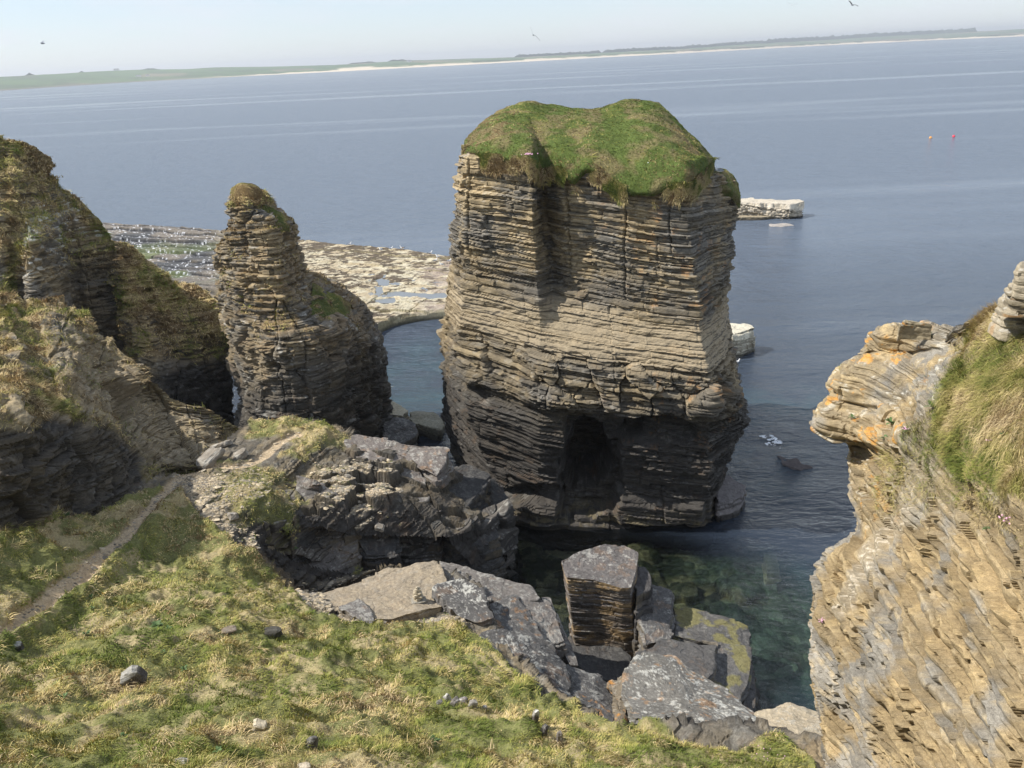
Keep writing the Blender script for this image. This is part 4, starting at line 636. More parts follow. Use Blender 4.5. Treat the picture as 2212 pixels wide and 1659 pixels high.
def cR(P,k,nz,f):
    u,v=proj(P); n=fbm(P,1.,4,505); n2=fbm(P,3.,4,506,2.5); kk=np.array(507)
    c=mixc(np.broadcast_to(np.array([.37,.28,.155]),P.shape),[.36,.28,.165],sst(.4,.62,n)); c=mixc(c,[.30,.275,.23],sst(.5,.62,fbm(P,.7,4,508)+.10*sst(1250,1600,v)*sst(2100,1800,u)))
    c=c*(.62+.55*hsh(k,kk))[...,None]*(.72+.56*n2)[...,None]
    c=mixc(c,[.50,.38,.20],.5*sst(.55,.7,n2)); upr=sst(1230,1000,v)
    c=mixc(c,[.27,.22,.145],upr*.5*sst(.4,.6,fbm(P,2,3,511)))
    m=fbm(P,3.,5,509,1,.66); c=mixc(c,[.60,.57,.48],(.1+.6*upr)*sst(.60,.66,m)*sst(0,.5,nz)*.8)
    m=fbm(P,2.1,4,510,1,.62); c=mixc(c,[.62,.30,.05],(.05+.95*upr)*sst(2040,1960,u)*sst(.645,.69,m)*.7)
    rub=pmask(u,v,[(1930,1090),(2000,980),(2040,1010),(1990,1110),(1880,1230),(1820,1330),(1780,1330),(1850,1220)],12,(n-.5)*50); c=mixc(c,np.array([.33,.28,.2]),rub*.7); c=mixc(c,[.55,.48,.37],rub*sst(.6,.66,fbm(P,11,2,512)))
    return mixc(c,[.21,.165,.08],turfR(P,nz,u,v)*.9)
cr_=thing('cliff',(10,15,0),None,None); tag(cr_,kind='structure')
_,PR,NR,_=rockpatch('rock_face',G,cr_,m=MRn,seed=501,sm=5,hor=.7,dfun=dR,cfun=cR,slot=.06,slotf=1.1,saw=.09,A=(.05,.06,.03,.11),th=.125,cell=.8,ang=.6,crev=.03,jn=0.,warp=.2,dip=(.10,.03),fb=.07,fbf=.9)
u,v=proj(PR); tw=turfR(PR,NR[...,2],u,v); distR=np.linalg.norm(PR-CAM,axis=-1)
NR2=-normals(smooth2(PR,6)); 
pts,pn=scatter(PR,NR2,tw**2*(.35+.65*sst(.42,.55,fbm(PR,1.2,3,29)))*(u<2300)*(14/distR)**2,95000,21); up_,vp_=proj(pts); blades('grass',pts,pn,cr_,.20,.0045,(.05,.17,.3,.28,.12,.1),21,cm=.82,lie=.7,flow=(-.5,-.2,-.8),patch=.9)
pts,pn=scatter(PR,NR2,pmask(u,v,[(2120,800),(2300,760),(2300,1010),(2190,1000),(2120,940)],20)*1.,9000,22); blades('grass_tussock',pts,pn,cr_,.28,.004,(.1,.12,.18,.35,.2,.05),22,cm=.85,lie=.9,flow=(-1.1,-.3,-.9),patch=1.2)
pts,pn=scatter(PR,NR,(1-tw)*sst(.50,.6,fbm(PR,1.3,3,23))*sst(1250,900,v)*(NR[...,2]>.1),2600,24); blades('grass',pts,pn,cr_,.12,.005,(.5,.3,.1,.1,.0,.0),24,lie=.6,flow=(-.6,-.3,-.6),patch=2)
# stepped outcrop at the right edge of the view
for i,(top,zb,lab) in enumerate([([(2162,652,25.2),(2212,646,25.2),(2300,640,25.2),(2300,670,25.2),(2180,668,25.2)],24.6,'lowest flat layer of the stepped outcrop at the right edge'),([(2168,634,25.55),(2212,624,25.55),(2300,620,25.55),(2300,650,25.5),(2185,648,25.5)],25.2,'second layer of the stepped outcrop at the right edge'),([(2184,602,26.05),(2225,594,26.05),(2300,590,26.05),(2300,622,26),(2190,618,26)],25.5,'upper tilted layer of the stepped outcrop at the right edge'),([(2198,566,26.6),(2230,556,26.6),(2300,550,26.6),(2300,590,26.5),(2200,584,26.5)],26,'topmost stone of the stepped outcrop at the right edge')]):
    block('rock_ledge',top,zb,530+i,None,lab,'rock ledge','ledges of the outcrop on the right',res=.03,th=.08,A=(.03,.05,.03,.05),crev=.03,round_=.05,ckw=dict(base=np.array([.33,.28,.20]),lich=.8,org=.4,wet=False),jag=.08,m=MRn,rough=.03)
block('loose_stone',[(1944,703,23.55),(1954,690,23.65),(2012,699,23.55),(2012,712,23.4),(1990,713,23.4),(1945,708,23.45)],23.15,540,None,'squared stone topped with orange lichen lying on the cliff nose','stone',res=.02,th=.2,A=(.01,.01,.01,.01),crev=.01,round_=.03,ckw=dict(base=np.array([.50,.42,.28]),lich=.8,org=1.2,wet=False),jag=.02,m=MRn,rough=.02)
# ============================================================ WAVE-CUT PLATFORM
def plat(u,v,z=1.25): return atz(u,v,z)
PC=[[(120,466),(150,540),(170,620),(190,700),(200,770)],[(230,481),(240,540),(250,600),(260,680),(280,770)],[(350,488),(360,540),(370,600),(380,680),(400,770)],[(450,495),(455,540),(460,600),(470,680),(490,770)],[(560,507),(575,560),(590,620),(600,690),(620,790)],[(645,515),(670,560),(700,620),(730,690),(745,775)],[(745,526),(760,565),(775,620),(785,670),(798,712)],[(830,533),(832,570),(835,610),(838,650),(840,686)],[(900,540),(890,575),(885,610),(880,645),(879,676)],[(975,553),(960,580),(940,610),(930,640),(925,669)],[(1040,562),(1040,580),(1030,610),(1020,640),(1010,662)]]
G=np.swapaxes(np.array([[plat(*p) for p in c] for c in PC]),0,1)
G0=G[0]+np.array([0,6,-2.2]); G=np.concatenate([G0[None],G,(G[-1]+np.array([.05,-.25,-.35]))[None],(G[-1]+np.array([.1,-.5,-2.6]))[None]])
G,_,_=loft(G,.16,.2,rowmode='lin')
u,v=proj(G); edge=(np.arange(G.shape[0])>0)
n=fbm(G,.12,4,201); f1=(G[...,1]+.45*G[...,0]+5*n)/4.2; stp=(f1-np.floor(f1)); left=sst(560,430,u)
D=.45*(1-stp)*(.4+.9*hsh(np.floor(f1),np.array(3)))*(.5+.7*left)-.25+.25*(fbm(G,.5,4,202,1,.6)-.5)*2+.10*(fbm(G,2.5,3,203,1,.6)-.5)*2
jb=np.abs(((G[...,0]*.9-G[...,1]*.35+3*n)/6.3)%1-.5)*2; D=D-.25*sst(.97,1,jb)
POOLS=[([(815,601),(838,602),(836,611),(820,610)],0),([(812,620),(822,617),(828,628),(812,632)],1),([(838,628),(870,627),(910,632),(960,630),(965,636),(930,640),(880,634),(845,633)],2),([(812,645),(850,640),(852,646),(830,652)],3)]
for pl,i in POOLS: D=D-.75*pmask(u,v,pl,3.5,(fbm(G,.5,3,220)-.5)*6)
P=G.copy(); fl=np.ones(P.shape[:2]); P[...,2]+=D*np.clip((np.arange(P.shape[0])[:,None]<P.shape[0]-14)*1.,0.35,1); n2=-normals(P); nz=np.abs(n2[...,2])
c=mixc(np.broadcast_to(CRM*.85,P.shape),[.40,.33,.22],sst(.4,.6,fbm(P,.6,4,204))); 
sw=fbm(P*np.array([.7,1.,1]),1.3,4,205,1,.62); wv=fbm(P,.12,3,206); c=mixc(c,[.085,.065,.045],sst(.50,.55,sw+.35*(wv-.5)+.05*sst(600,520,v))*.95); 
c=mixc(c,[.30,.24,.2],sst(.5,.6,fbm(P,.25,3,212))*sst(880,950,u)*.7)
lc=mixc(np.broadcast_to(np.array([.085,.085,.085]),P.shape),[.19,.165,.135],sst(.4,.6,fbm(P,.10,4,207))); lc=mixc(lc,[.03,.032,.038],sst(.75,.95,stp)*.9); lc=mixc(lc,[.13,.16,.06],sst(.55,.64,fbm(P,.09,4,208))*sst(500,560,v)*sst(620,580,v)*.8); lc=mixc(lc,[.34,.25,.12],sst(.5,.62,fbm(P,.11,3,209))*sst(555,580,v)*.7)
lc=mixc(lc,[.85,.86,.88],sst(.66,.72,fbm(P,2.8,3,210,1,.7))*sst(620,580,v)*.9); c=mixc(c,lc,left)  # white specks: glints of wet rock painted into the colour
sd_=sst(.85,.5,nz); c=mixc(c,[.30,.26,.15],sd_*.6*(1-left)); c=mixc(c,[.05,.048,.035],sst(.55,.15,P[...,2])*.85)
tag(mesh_obj('rock_platform',P,grid_faces(*P.shape[:2])[:,::-1],MP,None,c),'broad wave-cut rock platform, cream and seaweed-spotted on the right and dark on the left','rock platform')
MPW=flat('pool_water',(.16,.17,.17),.25,.6)
T=np.array([atz(a,b,.97) for a,b in [(795,592),(880,592),(985,612),(985,650),(900,655),(795,655)]]); V=np.concatenate([T,T-[0,0,.1]]); n_=6
o=mesh_obj('tide_pool',V,[[j,(j+1)%n_,n_+(j+1)%n_,n_+j] for j in range(n_)]+[[0,1,2,5],[2,3,4,5]],MPW,None,None); tag(o,kind='structure')
# ============================================================ FAR SHORE
sh=[(-150,202.5),(0,196),(90,190),(180,184),(330,175),(450,169),(560,163),(720,155),(850,148),(980,141.2),(1106,134.5),(1300,124.2),(1480,114.6),(1650,105.2),(1800,97.2),(1930,91),(2031,86),(2150,81),(2400,69.5)]
top=[(-150,172),(0,166),(90,161),(200,155),(280,152),(400,149),(500,145),(710,141),(820,134),(950,129),(1106,124),(1300,114.5),(1476,105),(1650,93.5),(1800,85),(1930,77),(2031,72),(2150,66),(2400,53)]
rows=[[] for _ in range(9)]
for (u_,v_),(ut,vt) in zip(sh,top):
    a=atz(u_,v_,0.); d=a/np.hypot(a[0],a[1]); d[2]=0; D0=np.hypot(a[0],a[1]); ext=700+.12*D0
    t=ray(ut,vt); 
    T=CAM+t*((D0+ext)/np.hypot(t[0],t[1])); T[2]=max(T[2],14.)
    san=6+10*sst(500,1100,u_)+5*sst(1200,1700,u_)
    rows[0].append(a-d*30-[0,0,1.5]);rows[1].append(a);rows[2].append(a+d*60+[0,0,2.0]);rows[3].append(a+d*110+[0,0,san*.55]);rows[4].append(a+d*170+[0,0,san*.8])
    m1=a+(T-a)*.5; m1[2]=san*.8+(T[2]-san*.8)*.45; m2=a+(T-a)*.8; m2[2]=san*.8+(T[2]-san*.8)*.8
    rows[5].append(m1);rows[6].append(m2);rows[7].append(T);rows[8].append(T+d*900-[0,0,12])
G,tv,tu=loft(rows,[30,12,10,10,40,60,60,300],16); tt=tv[:,None]+0*tu[None]; uu,vv=proj(G)
G[...,2]+=sst(2,3,tt)*sst(8,6.5,tt)*((fbm(G,.004,4,401)-.5)*7*sst(4,6,tt)+(fbm(G,.03,3,402)-.5)*9*sst(2,3,tt)*sst(5,4,tt))
sandw=sst(200,760,uu); fld=hsh(np.floor(G[...,0]/190+.3*G[...,1]/190),np.floor(G[...,1]/260),np.array(4))
c=mixc(np.broadcast_to(np.array([.06,.115,.035]),G.shape),[.09,.14,.05],fld); c=mixc(c,[.17,.15,.09],sst(.75,.9,fld)); c=mixc(c,[.05,.07,.04],sst(.55,.62,fbm(G,.012,3,403))*.6)
dn=fbm(G,.012,4,404); sa=np.clip(sst(2.9,2.2,tt)*sandw+sandw*sst(4.3,2.5,tt)*sst(.46,.56,dn)*.9,0,1); sa=np.maximum(sa,sst(4.9,4.,tt)*pmask(uu,vv*1.,[(725,160),(735,140),(800,140),(830,160)],4))
c=mixc(c,[.64,.54,.40],sa); c=mixc(c,[.14,.12,.10],sst(3.2,2.6,tt)*(1-sandw)*.8)
tag(mesh_obj('far_hills',G,grid_faces(*G.shape[:2])[:,::-1],MP,None,c,smooth=True),kind='structure')
def far_pt(u_,t_):   # point on the far land at fraction t_ of the rows
    i=int(np.argmin(np.abs(tv-t_))); j=int(np.argmin(np.abs(uu[i]-u_))); return G[i,j].copy()
# woods
MWD=flat('far_woodland',(.035,.055,.03),.95,.05)
def wood(name,us,t_,h,deep,label,seed):
    pts=np.array([far_pt(a,t_) for a in us]); tl=params(pts,14.); B=lin(pts,tl); n=len(B); r=np.random.RandomState(seed); rows=[]
    d=B.copy(); d[:,2]=0; d/=np.linalg.norm(d,axis=1,keepdims=True)
    hh=h*(.8+.4*fbm(B,.02,3,seed)+.25*r.rand(n))*sst(0,2,np.minimum(np.arange(n),n-1-np.arange(n)))
    for dd,hf in [(0,-.2),(4,.75),(14,1.),(deep*.5,1.05),(deep,.95),(deep+10,-.3)]: rows.append(B+d*dd+np.stack([0*hh,0*hh,hh*hf*(1+.15*r.randn(n)*(hf>0))],1))
    P_=np.array(rows); tag(mesh_obj(name,P_,grid_faces(*P_.shape[:2])[:,::-1],MWD,None,None),label,kind='stuff')
wood('woodland',np.linspace(1300,1490,16),6.6,14,120,'dark conifer belt',1); wood('woodland',np.linspace(1480,1670,16),6.8,16,120,'dark wood',2)
wood('woodland',np.linspace(1652,2110,28),6.6,24,200,'long dark forest',3); wood('woodland',np.linspace(300,345,5),6.9,4,40,'trees',4); wood('woodland',np.linspace(1110,1300,12),6.9,12,90,'wood',5); wood('woodland',np.linspace(835,880,6),6.8,6,50,'copse',6); wood('woodland',np.linspace(750,815,8),6.9,5,50,'hedge',7); wood('woodland',np.linspace(54,76,5),6.95,7,30,'clump',8); wood('woodland',np.linspace(170,180,4),6.95,9,30,'clump',9)
MWL=flat('white_render',(.75,.74,.70)); MRF=flat('slate_roof',(.12,.12,.13)); MWI=flat('window_glass',(.05,.06,.08),.2)
def farmhouse(u_,t_,L_,W_,H_,label,gable=True,rot=0.):
    p=far_pt(u_,t_); t=thing('farmhouse',p,label,'farmhouse'); ca,sa=math.cos(rot),math.sin(rot)
    def tr(a): a=np.array(a,float); return np.stack([p[0]+a[:,0]*ca-a[:,1]*sa,p[1]+a[:,0]*sa+a[:,1]*ca,p[2]+a[:,2]],1)
    V=[(-L_/2,-W_/2,-1),(L_/2,-W_/2,-1),(L_/2,W_/2,-1),(-L_/2,W_/2,-1),(-L_/2,-W_/2,H_),(L_/2,-W_/2,H_),(L_/2,W_/2,H_),(-L_/2,W_/2,H_),(-L_/2,0,H_*1.6),(L_/2,0,H_*1.6)]
    mesh_obj('wall',tr(V),[[0,1,5,4],[1,2,6,5],[2,3,7,6],[3,0,4,7]],MWL,t,None,[[4,7,8],[5,9,6]])
    e=.4; V=[(-L_/2-e,-W_/2-e,H_-.2),(L_/2+e,-W_/2-e,H_-.2),(L_/2+e,0,H_*1.6+.15),(-L_/2-e,0,H_*1.6+.15),(L_/2+e,W_/2+e,H_-.2),(-L_/2-e,W_/2+e,H_-.2)]
    mesh_obj('roof',tr(V),[[0,1,2,3],[3,2,4,5]],MRF,t,None)
    for q in (-.3,0,.3):
        x=q*L_; V=[(x-.6,-W_/2-.05,1),(x+.6,-W_/2-.05,1),(x+.6,-W_/2-.05,2.4),(x-.6,-W_/2-.05,2.4)]; mesh_obj('window',tr(V),[[0,1,2,3]],MWI,t,None)
farmhouse(252,6.8,22,9,5,'white farmhouse on the skyline, left of the other buildings across the bay'); farmhouse(885,5.6,24,10,6,'pale house among the dunes just above the long beach')
farmhouse(300,4.7,20,8,4,'low white cottage near the waterline of the far left shore'); farmhouse(318,4.7,14,8,4,'smaller white cottage right beside the low one on the far left shore')
# ============================================================ AIR
hz=bpy.data.materials.new('haze_air'); hz.use_nodes=True; t=hz.node_tree; t.nodes.remove(t.nodes['Principled BSDF']); pv=t.nodes.new('ShaderNodeVolumePrincipled'); pv.inputs['Color'].default_value=(.93,.96,1,1); pv.inputs['Density'].default_value=.00014; pv.inputs['Anisotropy'].default_value=.3
t.links.new(pv.outputs[0],t.nodes['Material Output'].inputs['Volume'])
X0,X1,Y0,Y1,Z0,Z1=-9500,9500,-150,14600,-8,110
V=[(a,b,c_) for c_ in(Z0,Z1) for b in(Y0,Y1) for a in(X0,X1)]
tag(mesh_obj('haze',V,[[0,2,3,1],[4,5,7,6],[0,1,5,4],[2,6,7,3],[0,4,6,2],[1,3,7,5]],hz,None,None),kind='stuff')
# ============================================================ BIRDS
MWT=flat('white_feather',(.80,.79,.77),.8,.1); MGY=flat('grey_feather',(.30,.32,.35),.8,.1); MBK=flat('dark_feather',(.06,.06,.065),.8,.1); MYL=flat('yellow_bill',(.65,.42,.06),.5); MPK=flat('pink_leg',(.55,.33,.28),.6); MBR=flat('brown_feather',(.22,.17,.13),.8,.1)
def tube(path,rad,n=8,squash=None):
    path=np.array(path,float); rad=np.array(rad,float); t=np.gradient(path,axis=0); t/=np.linalg.norm(t,axis=1,keepdims=True)
    sd=np.cross(t,[0,0,1.]); bad=np.linalg.norm(sd,axis=1)<.2; sd[bad]=[0,1,0]; sd/=np.linalg.norm(sd,axis=1,keepdims=True); u2=np.cross(sd,t)
    a=np.arange(n)/n*2*math.pi; sq=squash or (1,1)
    P=path[:,None]+rad[:,None,None]*(np.cos(a)[None,:,None]*sd[:,None]*sq[0]+np.sin(a)[None,:,None]*u2[:,None]*sq[1])
    return P.reshape(-1,3),grid_faces(len(path),n,True)
def place(V,p,rot,s=1.):
    V=np.array(V,float)*s; c_,s_=math.cos(rot),math.sin(rot); return np.stack([V[:,0]*c_-V[:,1]*s_,V[:,0]*s_+V[:,1]*c_,V[:,2]],1)+np.array(p)
def gull(p,rot,label,sit=False,wing=MGY,s=1.,group=None):
    t=thing('gull',p,label,'gull',group); z=.10 if sit else .20
    V,Q=tube([(-.30,0,z+.02),(-.22,0,z+.03),(-.08,0,z+.03),(.06,0,z+.05),(.14,0,z+.11),(.17,0,z+.20),(.19,0,z+.26),(.23,0,z+.27),(.26,0,z+.26)],[.012,.045,.085,.085,.060,.038,.045,.040,.012],10)
    mesh_obj('body',place(V,p,rot,s),Q,MWT,t,None,smooth=True)
    for sg in(-1,1):
        V,Q=tube([(.08,sg*.07,z+.08),(-.05,sg*.082,z+.085),(-.20,sg*.055,z+.07),(-.34,sg*.02,z+.055)],[.02,.05,.035,.006],7,(.35,1.1)); mesh_obj('wing',place(V,p,rot,s),Q,wing,t,None,smooth=True)
        V,Q=tube([(-.24,sg*.045,z+.075),(-.32,sg*.03,z+.065),(-.40,sg*.012,z+.055)],[.022,.018,.003],6,(.4,1)); mesh_obj('wing_tip',place(V,p,rot,s),Q,MBK,t,None,smooth=True)
        if not sit:
            V,Q=tube([(.0,sg*.035,z-.04),(.0,sg*.035,.02),(.05,sg*.035,.004)],[.009,.007,.012],5); mesh_obj('leg',place(V,p,rot,s),Q,MPK,t,None)
    V,Q=tube([(.255,0,z+.262),(.29,0,z+.258),(.315,0,z+.245)],[.014,.012,.003],6); mesh_obj('bill',place(V,p,rot,s),Q,MYL,t,None,smooth=True)
def surf(P,u_,v_,rad=6):   # nearest visible point of a surface at a picture position
    u,v=proj(P); m=(u-u_)**2+(v-v_)**2; d=np.linalg.norm(P-CAM,axis=-1); q=np.where(m<rad*rad,d+m*.01,1e6+m); return P.reshape(-1,3)[np.argmin(q)]
gull(at(1524,386,53.2),math.pi*.05,'white gull sitting on the bare ledge just under the turf edge of the huge stack',True,s=1.2)
gull(at(1551,374,56.0),math.pi*.97,'white gull sitting highest on the grassy shoulder at the right of the huge stack',True,s=1.2)
gull(at(1538,377,56.4),math.pi*.9,'gull tucked in behind the higher one on the shoulder of the huge stack',True,s=1.2)
GP=[(756,527,.2,'white gull standing alone nearest the slim stack on the far rim of the platform'),(824,538,2.9,'gull resting low left of the upright pair on the platform rim'),(844,536,.1,'tall white gull standing left of the brown-winged one on the platform rim'),(867,536,3.1,'gull with dark brown wings on the platform rim'),(928,546,.3,'white gull standing first right of the dark-winged one, near the water'),(947,554,2.8,'white gull between two others at the seaward corner of the platform'),(943,562,.5,'white gull standing in the dark seaweed, second row from the water'),(956,571,3.0,'lowest white gull in the seaweed patch beside the huge stack'),(968,564,.2,'white gull closest to the edge of the huge stack')]
PLT=bpy.data.objects['rock_platform']; _n=len(PLT.data.vertices); _v=np.zeros(_n*3,np.float32); PLT.data.vertices.foreach_get('co',_v); PPL=_v.reshape(-1,3).astype(float)
for i,(a,b,r_,lab) in enumerate(GP):
    p=surf(PPL[None],a,b,5); gull(p,r_,lab,False,MBR if i==3 else MGY,s=1.35,group='gulls standing on the rock platform')
def flyer(u_,v_,Y,rot,bank,label,s=1.,m=MBK,m2=MGY):
    p=at(u_,v_,Y); t=thing('flying_bird',p,label,'bird'); V,Q=tube([(-.28,0,0),(-.15,0,0),(.02,0,.01),(.16,0,.02),(.24,0,.01)],[.02,.06,.075,.05,.01],8); mesh_obj('body',place(V,p,rot,s),Q,m2,t,None,smooth=True)
    for sg in(-1,1):
        c_,s_=math.cos(bank*sg+.3),math.sin(bank*sg+.3); sp=[(0,.05),(.28,.16),(.55,.10),(.72,-.05)]
        top=[(.06,sg*(.03+a*c_),a*s_*1+b_*.5) for a,b_ in sp]; V=[]
        for i,(x0,y0,z0) in enumerate(top): w_=[.11,.10,.07,.01][i]; V+= [(x0-.02*i,y0,z0),(x0-w_*2-.05*i,y0,z0-.01),(x0-w_-.03*i,y0,z0+.02)]
        Q=[]
        for i in range(3): a=i*3; b_=a+3; Q+=[[a,a+2,b_+2,b_],[a+2,a+1,b_+1,b_+2],[a+1,a,b_,b_+1]]
        mesh_obj('wing',place(V,p,rot,s),Q,m,t,None)
flyer(1842,11,62,.6,.5,'dark gull banking in the sky, upper right',.62); flyer(1711,11,110,1.2,.2,'faint gull gliding to the left of the darker banking one, top of the sky',.9,MGY,MWT)
flyer(1152,76,90,1.5,1.0,'small dark bird flying just above the beach skyline in the middle',1.1); flyer(93,94,170,.2,.2,'tiny bird over the low clouds at the far left',1.6,MGY,MGY)
gull(atz(1592,784,0.0)+np.array([0,0,-.05]),.1,'white gull floating by the pale flat-topped rock behind the huge stack',True,s=1.2)
# ============================================================ BUOYS
def buoy(u_,v_,col,label):
    p=atz(u_,v_,0); t=thing('mooring_buoy',p,label,'buoy',None); a=np.linspace(-math.pi/2,math.pi/2,10); V,Q=tube([(0,0,.2+.42*math.sin(x)) for x in a],[.42*max(math.cos(x),.03) for x in a],14); mesh_obj('float',place(V,p,0),Q,flat(label.split()[0]+'_paint',col,.4,.5),t,None,smooth=True)
    V,Q=tube([(0,0,.6),(0,0,.7),(0,0,.8)],[.07,.05,.05],8); mesh_obj('mooring_ring',place(V,p,0),Q,MBK,t,None)
buoy(2010,299,(.85,.34,.05),'orange round buoy floating far out, the left one of the pair'); buoy(2060,296,(.80,.03,.06),'red round buoy floating far out, the right one of the pair')
# ============================================================ STONES, CAIRN
def stone(name,p,size,seed,label=None,cat=None,parent=None,base=(.3,.26,.2),lich=.2,rot=0.,tilt=(0,0),m=None,org=0.,sub=2,topw=0.):
    import bmesh
    bm=bmesh.new(); bmesh.ops.create_cube(bm,size=2); bmesh.ops.bevel(bm,geom=bm.edges[:],offset=.35,segments=1,affect='EDGES'); bmesh.ops.subdivide_edges(bm,edges=bm.edges[:],cuts=3,use_grid_fill=True); bmesh.ops.triangulate(bm,faces=bm.faces[:])
    V=np.array([v_.co[:] for v_ in bm.verts]); T=np.array([[q.index for q in f.verts] for f in bm.faces]); bm.free()
    q=V+seed*3.1; V=V*(1+.35*(fbm(q,.9,3,seed)-.5)[:,None]*2)+.10*(fbm(q,3.,2,seed+1)-.5)[:,None]*V; V[:,2]+=.25*V[:,0]*(hsh(np.array([seed]),np.array([1]))[0]-.5)
    V=V*np.array(size)/2; nz=V[:,2]/(size[2]/2)
    cx_,sx_=math.cos(tilt[0]),math.sin(tilt[0]); V=np.stack([V[:,0],V[:,1]*cx_-V[:,2]*sx_,V[:,1]*sx_+V[:,2]*cx_],1); cy_,sy_=math.cos(tilt[1]),math.sin(tilt[1]); V=np.stack([V[:,0]*cy_+V[:,2]*sy_,V[:,1],-V[:,0]*sy_+V[:,2]*cy_],1)
    V=place(V,p,rot); k=np.floor(V[:,2]/.05); c=np.array(base)*(.65+.7*fbm(V,6.,3,seed))[:,None]; c=mixc(c,WHT,lich*sst(.56,.64,fbm(V,7,3,seed+3))+topw*sst(.55,.85,nz)); c=mixc(c,ORG,org*sst(.55,.6,fbm(V,5,3,seed+4)))
    o=mesh_obj(name,V,None,m or MRn,parent,c,T); 
    if label: tag(o,label,cat)
    return o
def grid_of(o):
    me=o.data; a=np.zeros(len(me.vertices)*3,np.float32); me.vertices.foreach_get('co',a); return a.reshape(-1,3).astype(float)
slab_pts=grid_of(next(o for o in C.objects if o.get('label','').startswith('broad flat sandy')))
cp0=surf(slab_pts[None],905,1297,7); ca_=thing('cairn',cp0,'small cairn of about seven balanced flat stones on the broad sandy slab','cairn'); z=0.
for i,(sx_,sy_,sz_,dx,dy,rr) in enumerate([(.62,.46,.13,0,0,.2),(.36,.32,.15,-.03,0,.9),(.42,.30,.09,.0,.0,.1),(.34,.28,.12,-.04,.0,.6),(.38,.26,.08,-.02,0,-.2),(.24,.2,.10,-.01,0,.5),(.26,.18,.07,.02,0,.2),(.15,.12,.10,.0,0,.8)]):
    stone('stone',cp0+np.array([dx,dy,z+sz_*.5]),(sx_,sy_,sz_*1.12),900+i,None,None,ca_,base=(.42,.36,.26) if i else (.25,.23,.19),rot=rr,lich=.1); z+=sz_*.93
def gs(u_,v_): return on_ground(u_,v_)[0]
for i,(u_,v_,sz,ba,li,ti,ro,tw_,lab) in enumerate([
 (293,1475,(.55,.36,.62),(.09,.08,.075),.05,(.2,-.5),.2,.45,'dark wedge-shaped stone with sunlit top painted pale poking out of the grass, lower left'),  # sunlight on its top is painted into the stone colour
 (562,1574,(.34,.26,.22),(.50,.43,.31),.1,(.1,.3),.1,0,'pale cream rounded stone lying in the grass near the bottom edge'),
 (672,1610,(.24,.2,.34),(.13,.12,.11),.3,(0,.3),.4,0,'small dark upright stone in the grass right of the pale cream one'),
 (588,1372,(.62,.4,.34),(.07,.065,.055),.05,(.0,.0),.1,0,'dark squared stone sunk in the turf in the middle of the bank'),
 (495,1364,(.5,.3,.12),(.2,.16,.12),.1,(.3,.0),.3,0,'flat buff stone half covered by turf left of the dark squared one'),
 (40,1403,(.36,.3,.3),(.06,.055,.05),.1,(0,0),.1,.6,'dark stone in a hollow at the far left with a white fleck on it'),
 (968,1514,(.20,.16,.34),(.42,.40,.36),.9,(0,-.3),.5,0,'white tilted stone, the leftmost of the small broken row in the grass'),
 (985,1522,(.28,.2,.26),(.2,.18,.16),.3,(.2,.2),.9,0,'grey stone next to the white tilted one in the small broken row'),
 (1000,1520,(.26,.2,.24),(.20,.18,.17),.7,(.1,-.2),.1,0,'middle stone of the small broken row in the grass'),
 (1020,1524,(.24,.2,.26),(.24,.22,.19),.6,(.0,.3),.3,0,'last grey stone at the right end of the small broken row'),
 (951,1520,(.2,.16,.12),(.15,.14,.13),.3,(.0,.0),.3,0,'low dark chip left of the small broken row of stones'),
 (1048,1530,(.12,.12,.16),(.2,.19,.18),.3,(.0,.0),.3,0,'single tiny grey stone a step right of the broken row'),
 (1157,1561,(.18,.14,.50),(.15,.13,.11),.6,(.1,.1),.4,.4,'dark finger of rock standing in the tall grass, the highest of three'),
 (1178,1585,(.2,.16,.42),(.12,.11,.10),.4,(.1,.2),.8,0,'middle one of three dark rock fingers in the tall grass'),
 (1210,1604,(.16,.14,.46),(.17,.15,.13),.5,(0,.05),.1,0,'lowest and rightmost of three dark rock fingers in the tall grass'),
 (1148,1412,(.3,.2,.1),(.4,.3,.1),.1,(0,0),.2,0,None),
 (650,1658,(.3,.2,.1),(.45,.38,.28),.1,(0,0),.2,0,'flat pale stone at the very bottom edge in the grass'),
 (388,1652,(.3,.2,.1),(.40,.37,.32),.3,(0,0),.2,0,'small grey-white stone at the bottom edge left of centre')]):
    if not lab: continue
    p=gs(u_,v_); stone('stone',p+np.array([0,0,sz[2]*.30]),sz,930+i,lab,'stone',None,base=ba,lich=li,rot=ro,tilt=ti,topw=tw_)
for i,(u_,v_,sz,lab) in enumerate([(820,1140,(.5,.4,.3),'grey loose block beside pale scree on the headland'),(752,1030,(.45,.4,.25),'dark loose stone in the scree near the long speckled slab'),(740,1015,(.3,.3,.15),'small flat stone on scree close to the terrace edge'),(505,1118,(.7,.5,.4),'tan lump of rock in the brown heath'),(470,960,(1.3,.8,.35),'pale tilted slab fragment left of the path bend'),(520,985,(.8,.7,.5),'dark angular stone beside the path bend'),(455,985,(1.5,1.0,.6),'large tilted buff slab left of the path bend')]):
    p=gs(u_,v_); stone('stone',p+np.array([0,0,sz[2]*.2]),sz,970+i,lab,'stone',None,base=(.24,.21,.17),lich=.4,rot=.7*i,tilt=(.15,.35))
sp=thing('driftwood_stick',gs(168,1375),'thin pale upright stick in the grass at the left','stick') if False else None
V,Q=tube([gs(168,1378)+np.array([0,0,-.02]),gs(168,1378)+np.array([.01,.02,.30]),gs(168,1378)+np.array([0,.03,.62])],[.012,.010,.006],6); tag(mesh_obj('stick',V,Q,flat('bleached_wood',(.5,.43,.32)),None,None),'thin bleached stick standing upright in the grass near the left edge','stick')
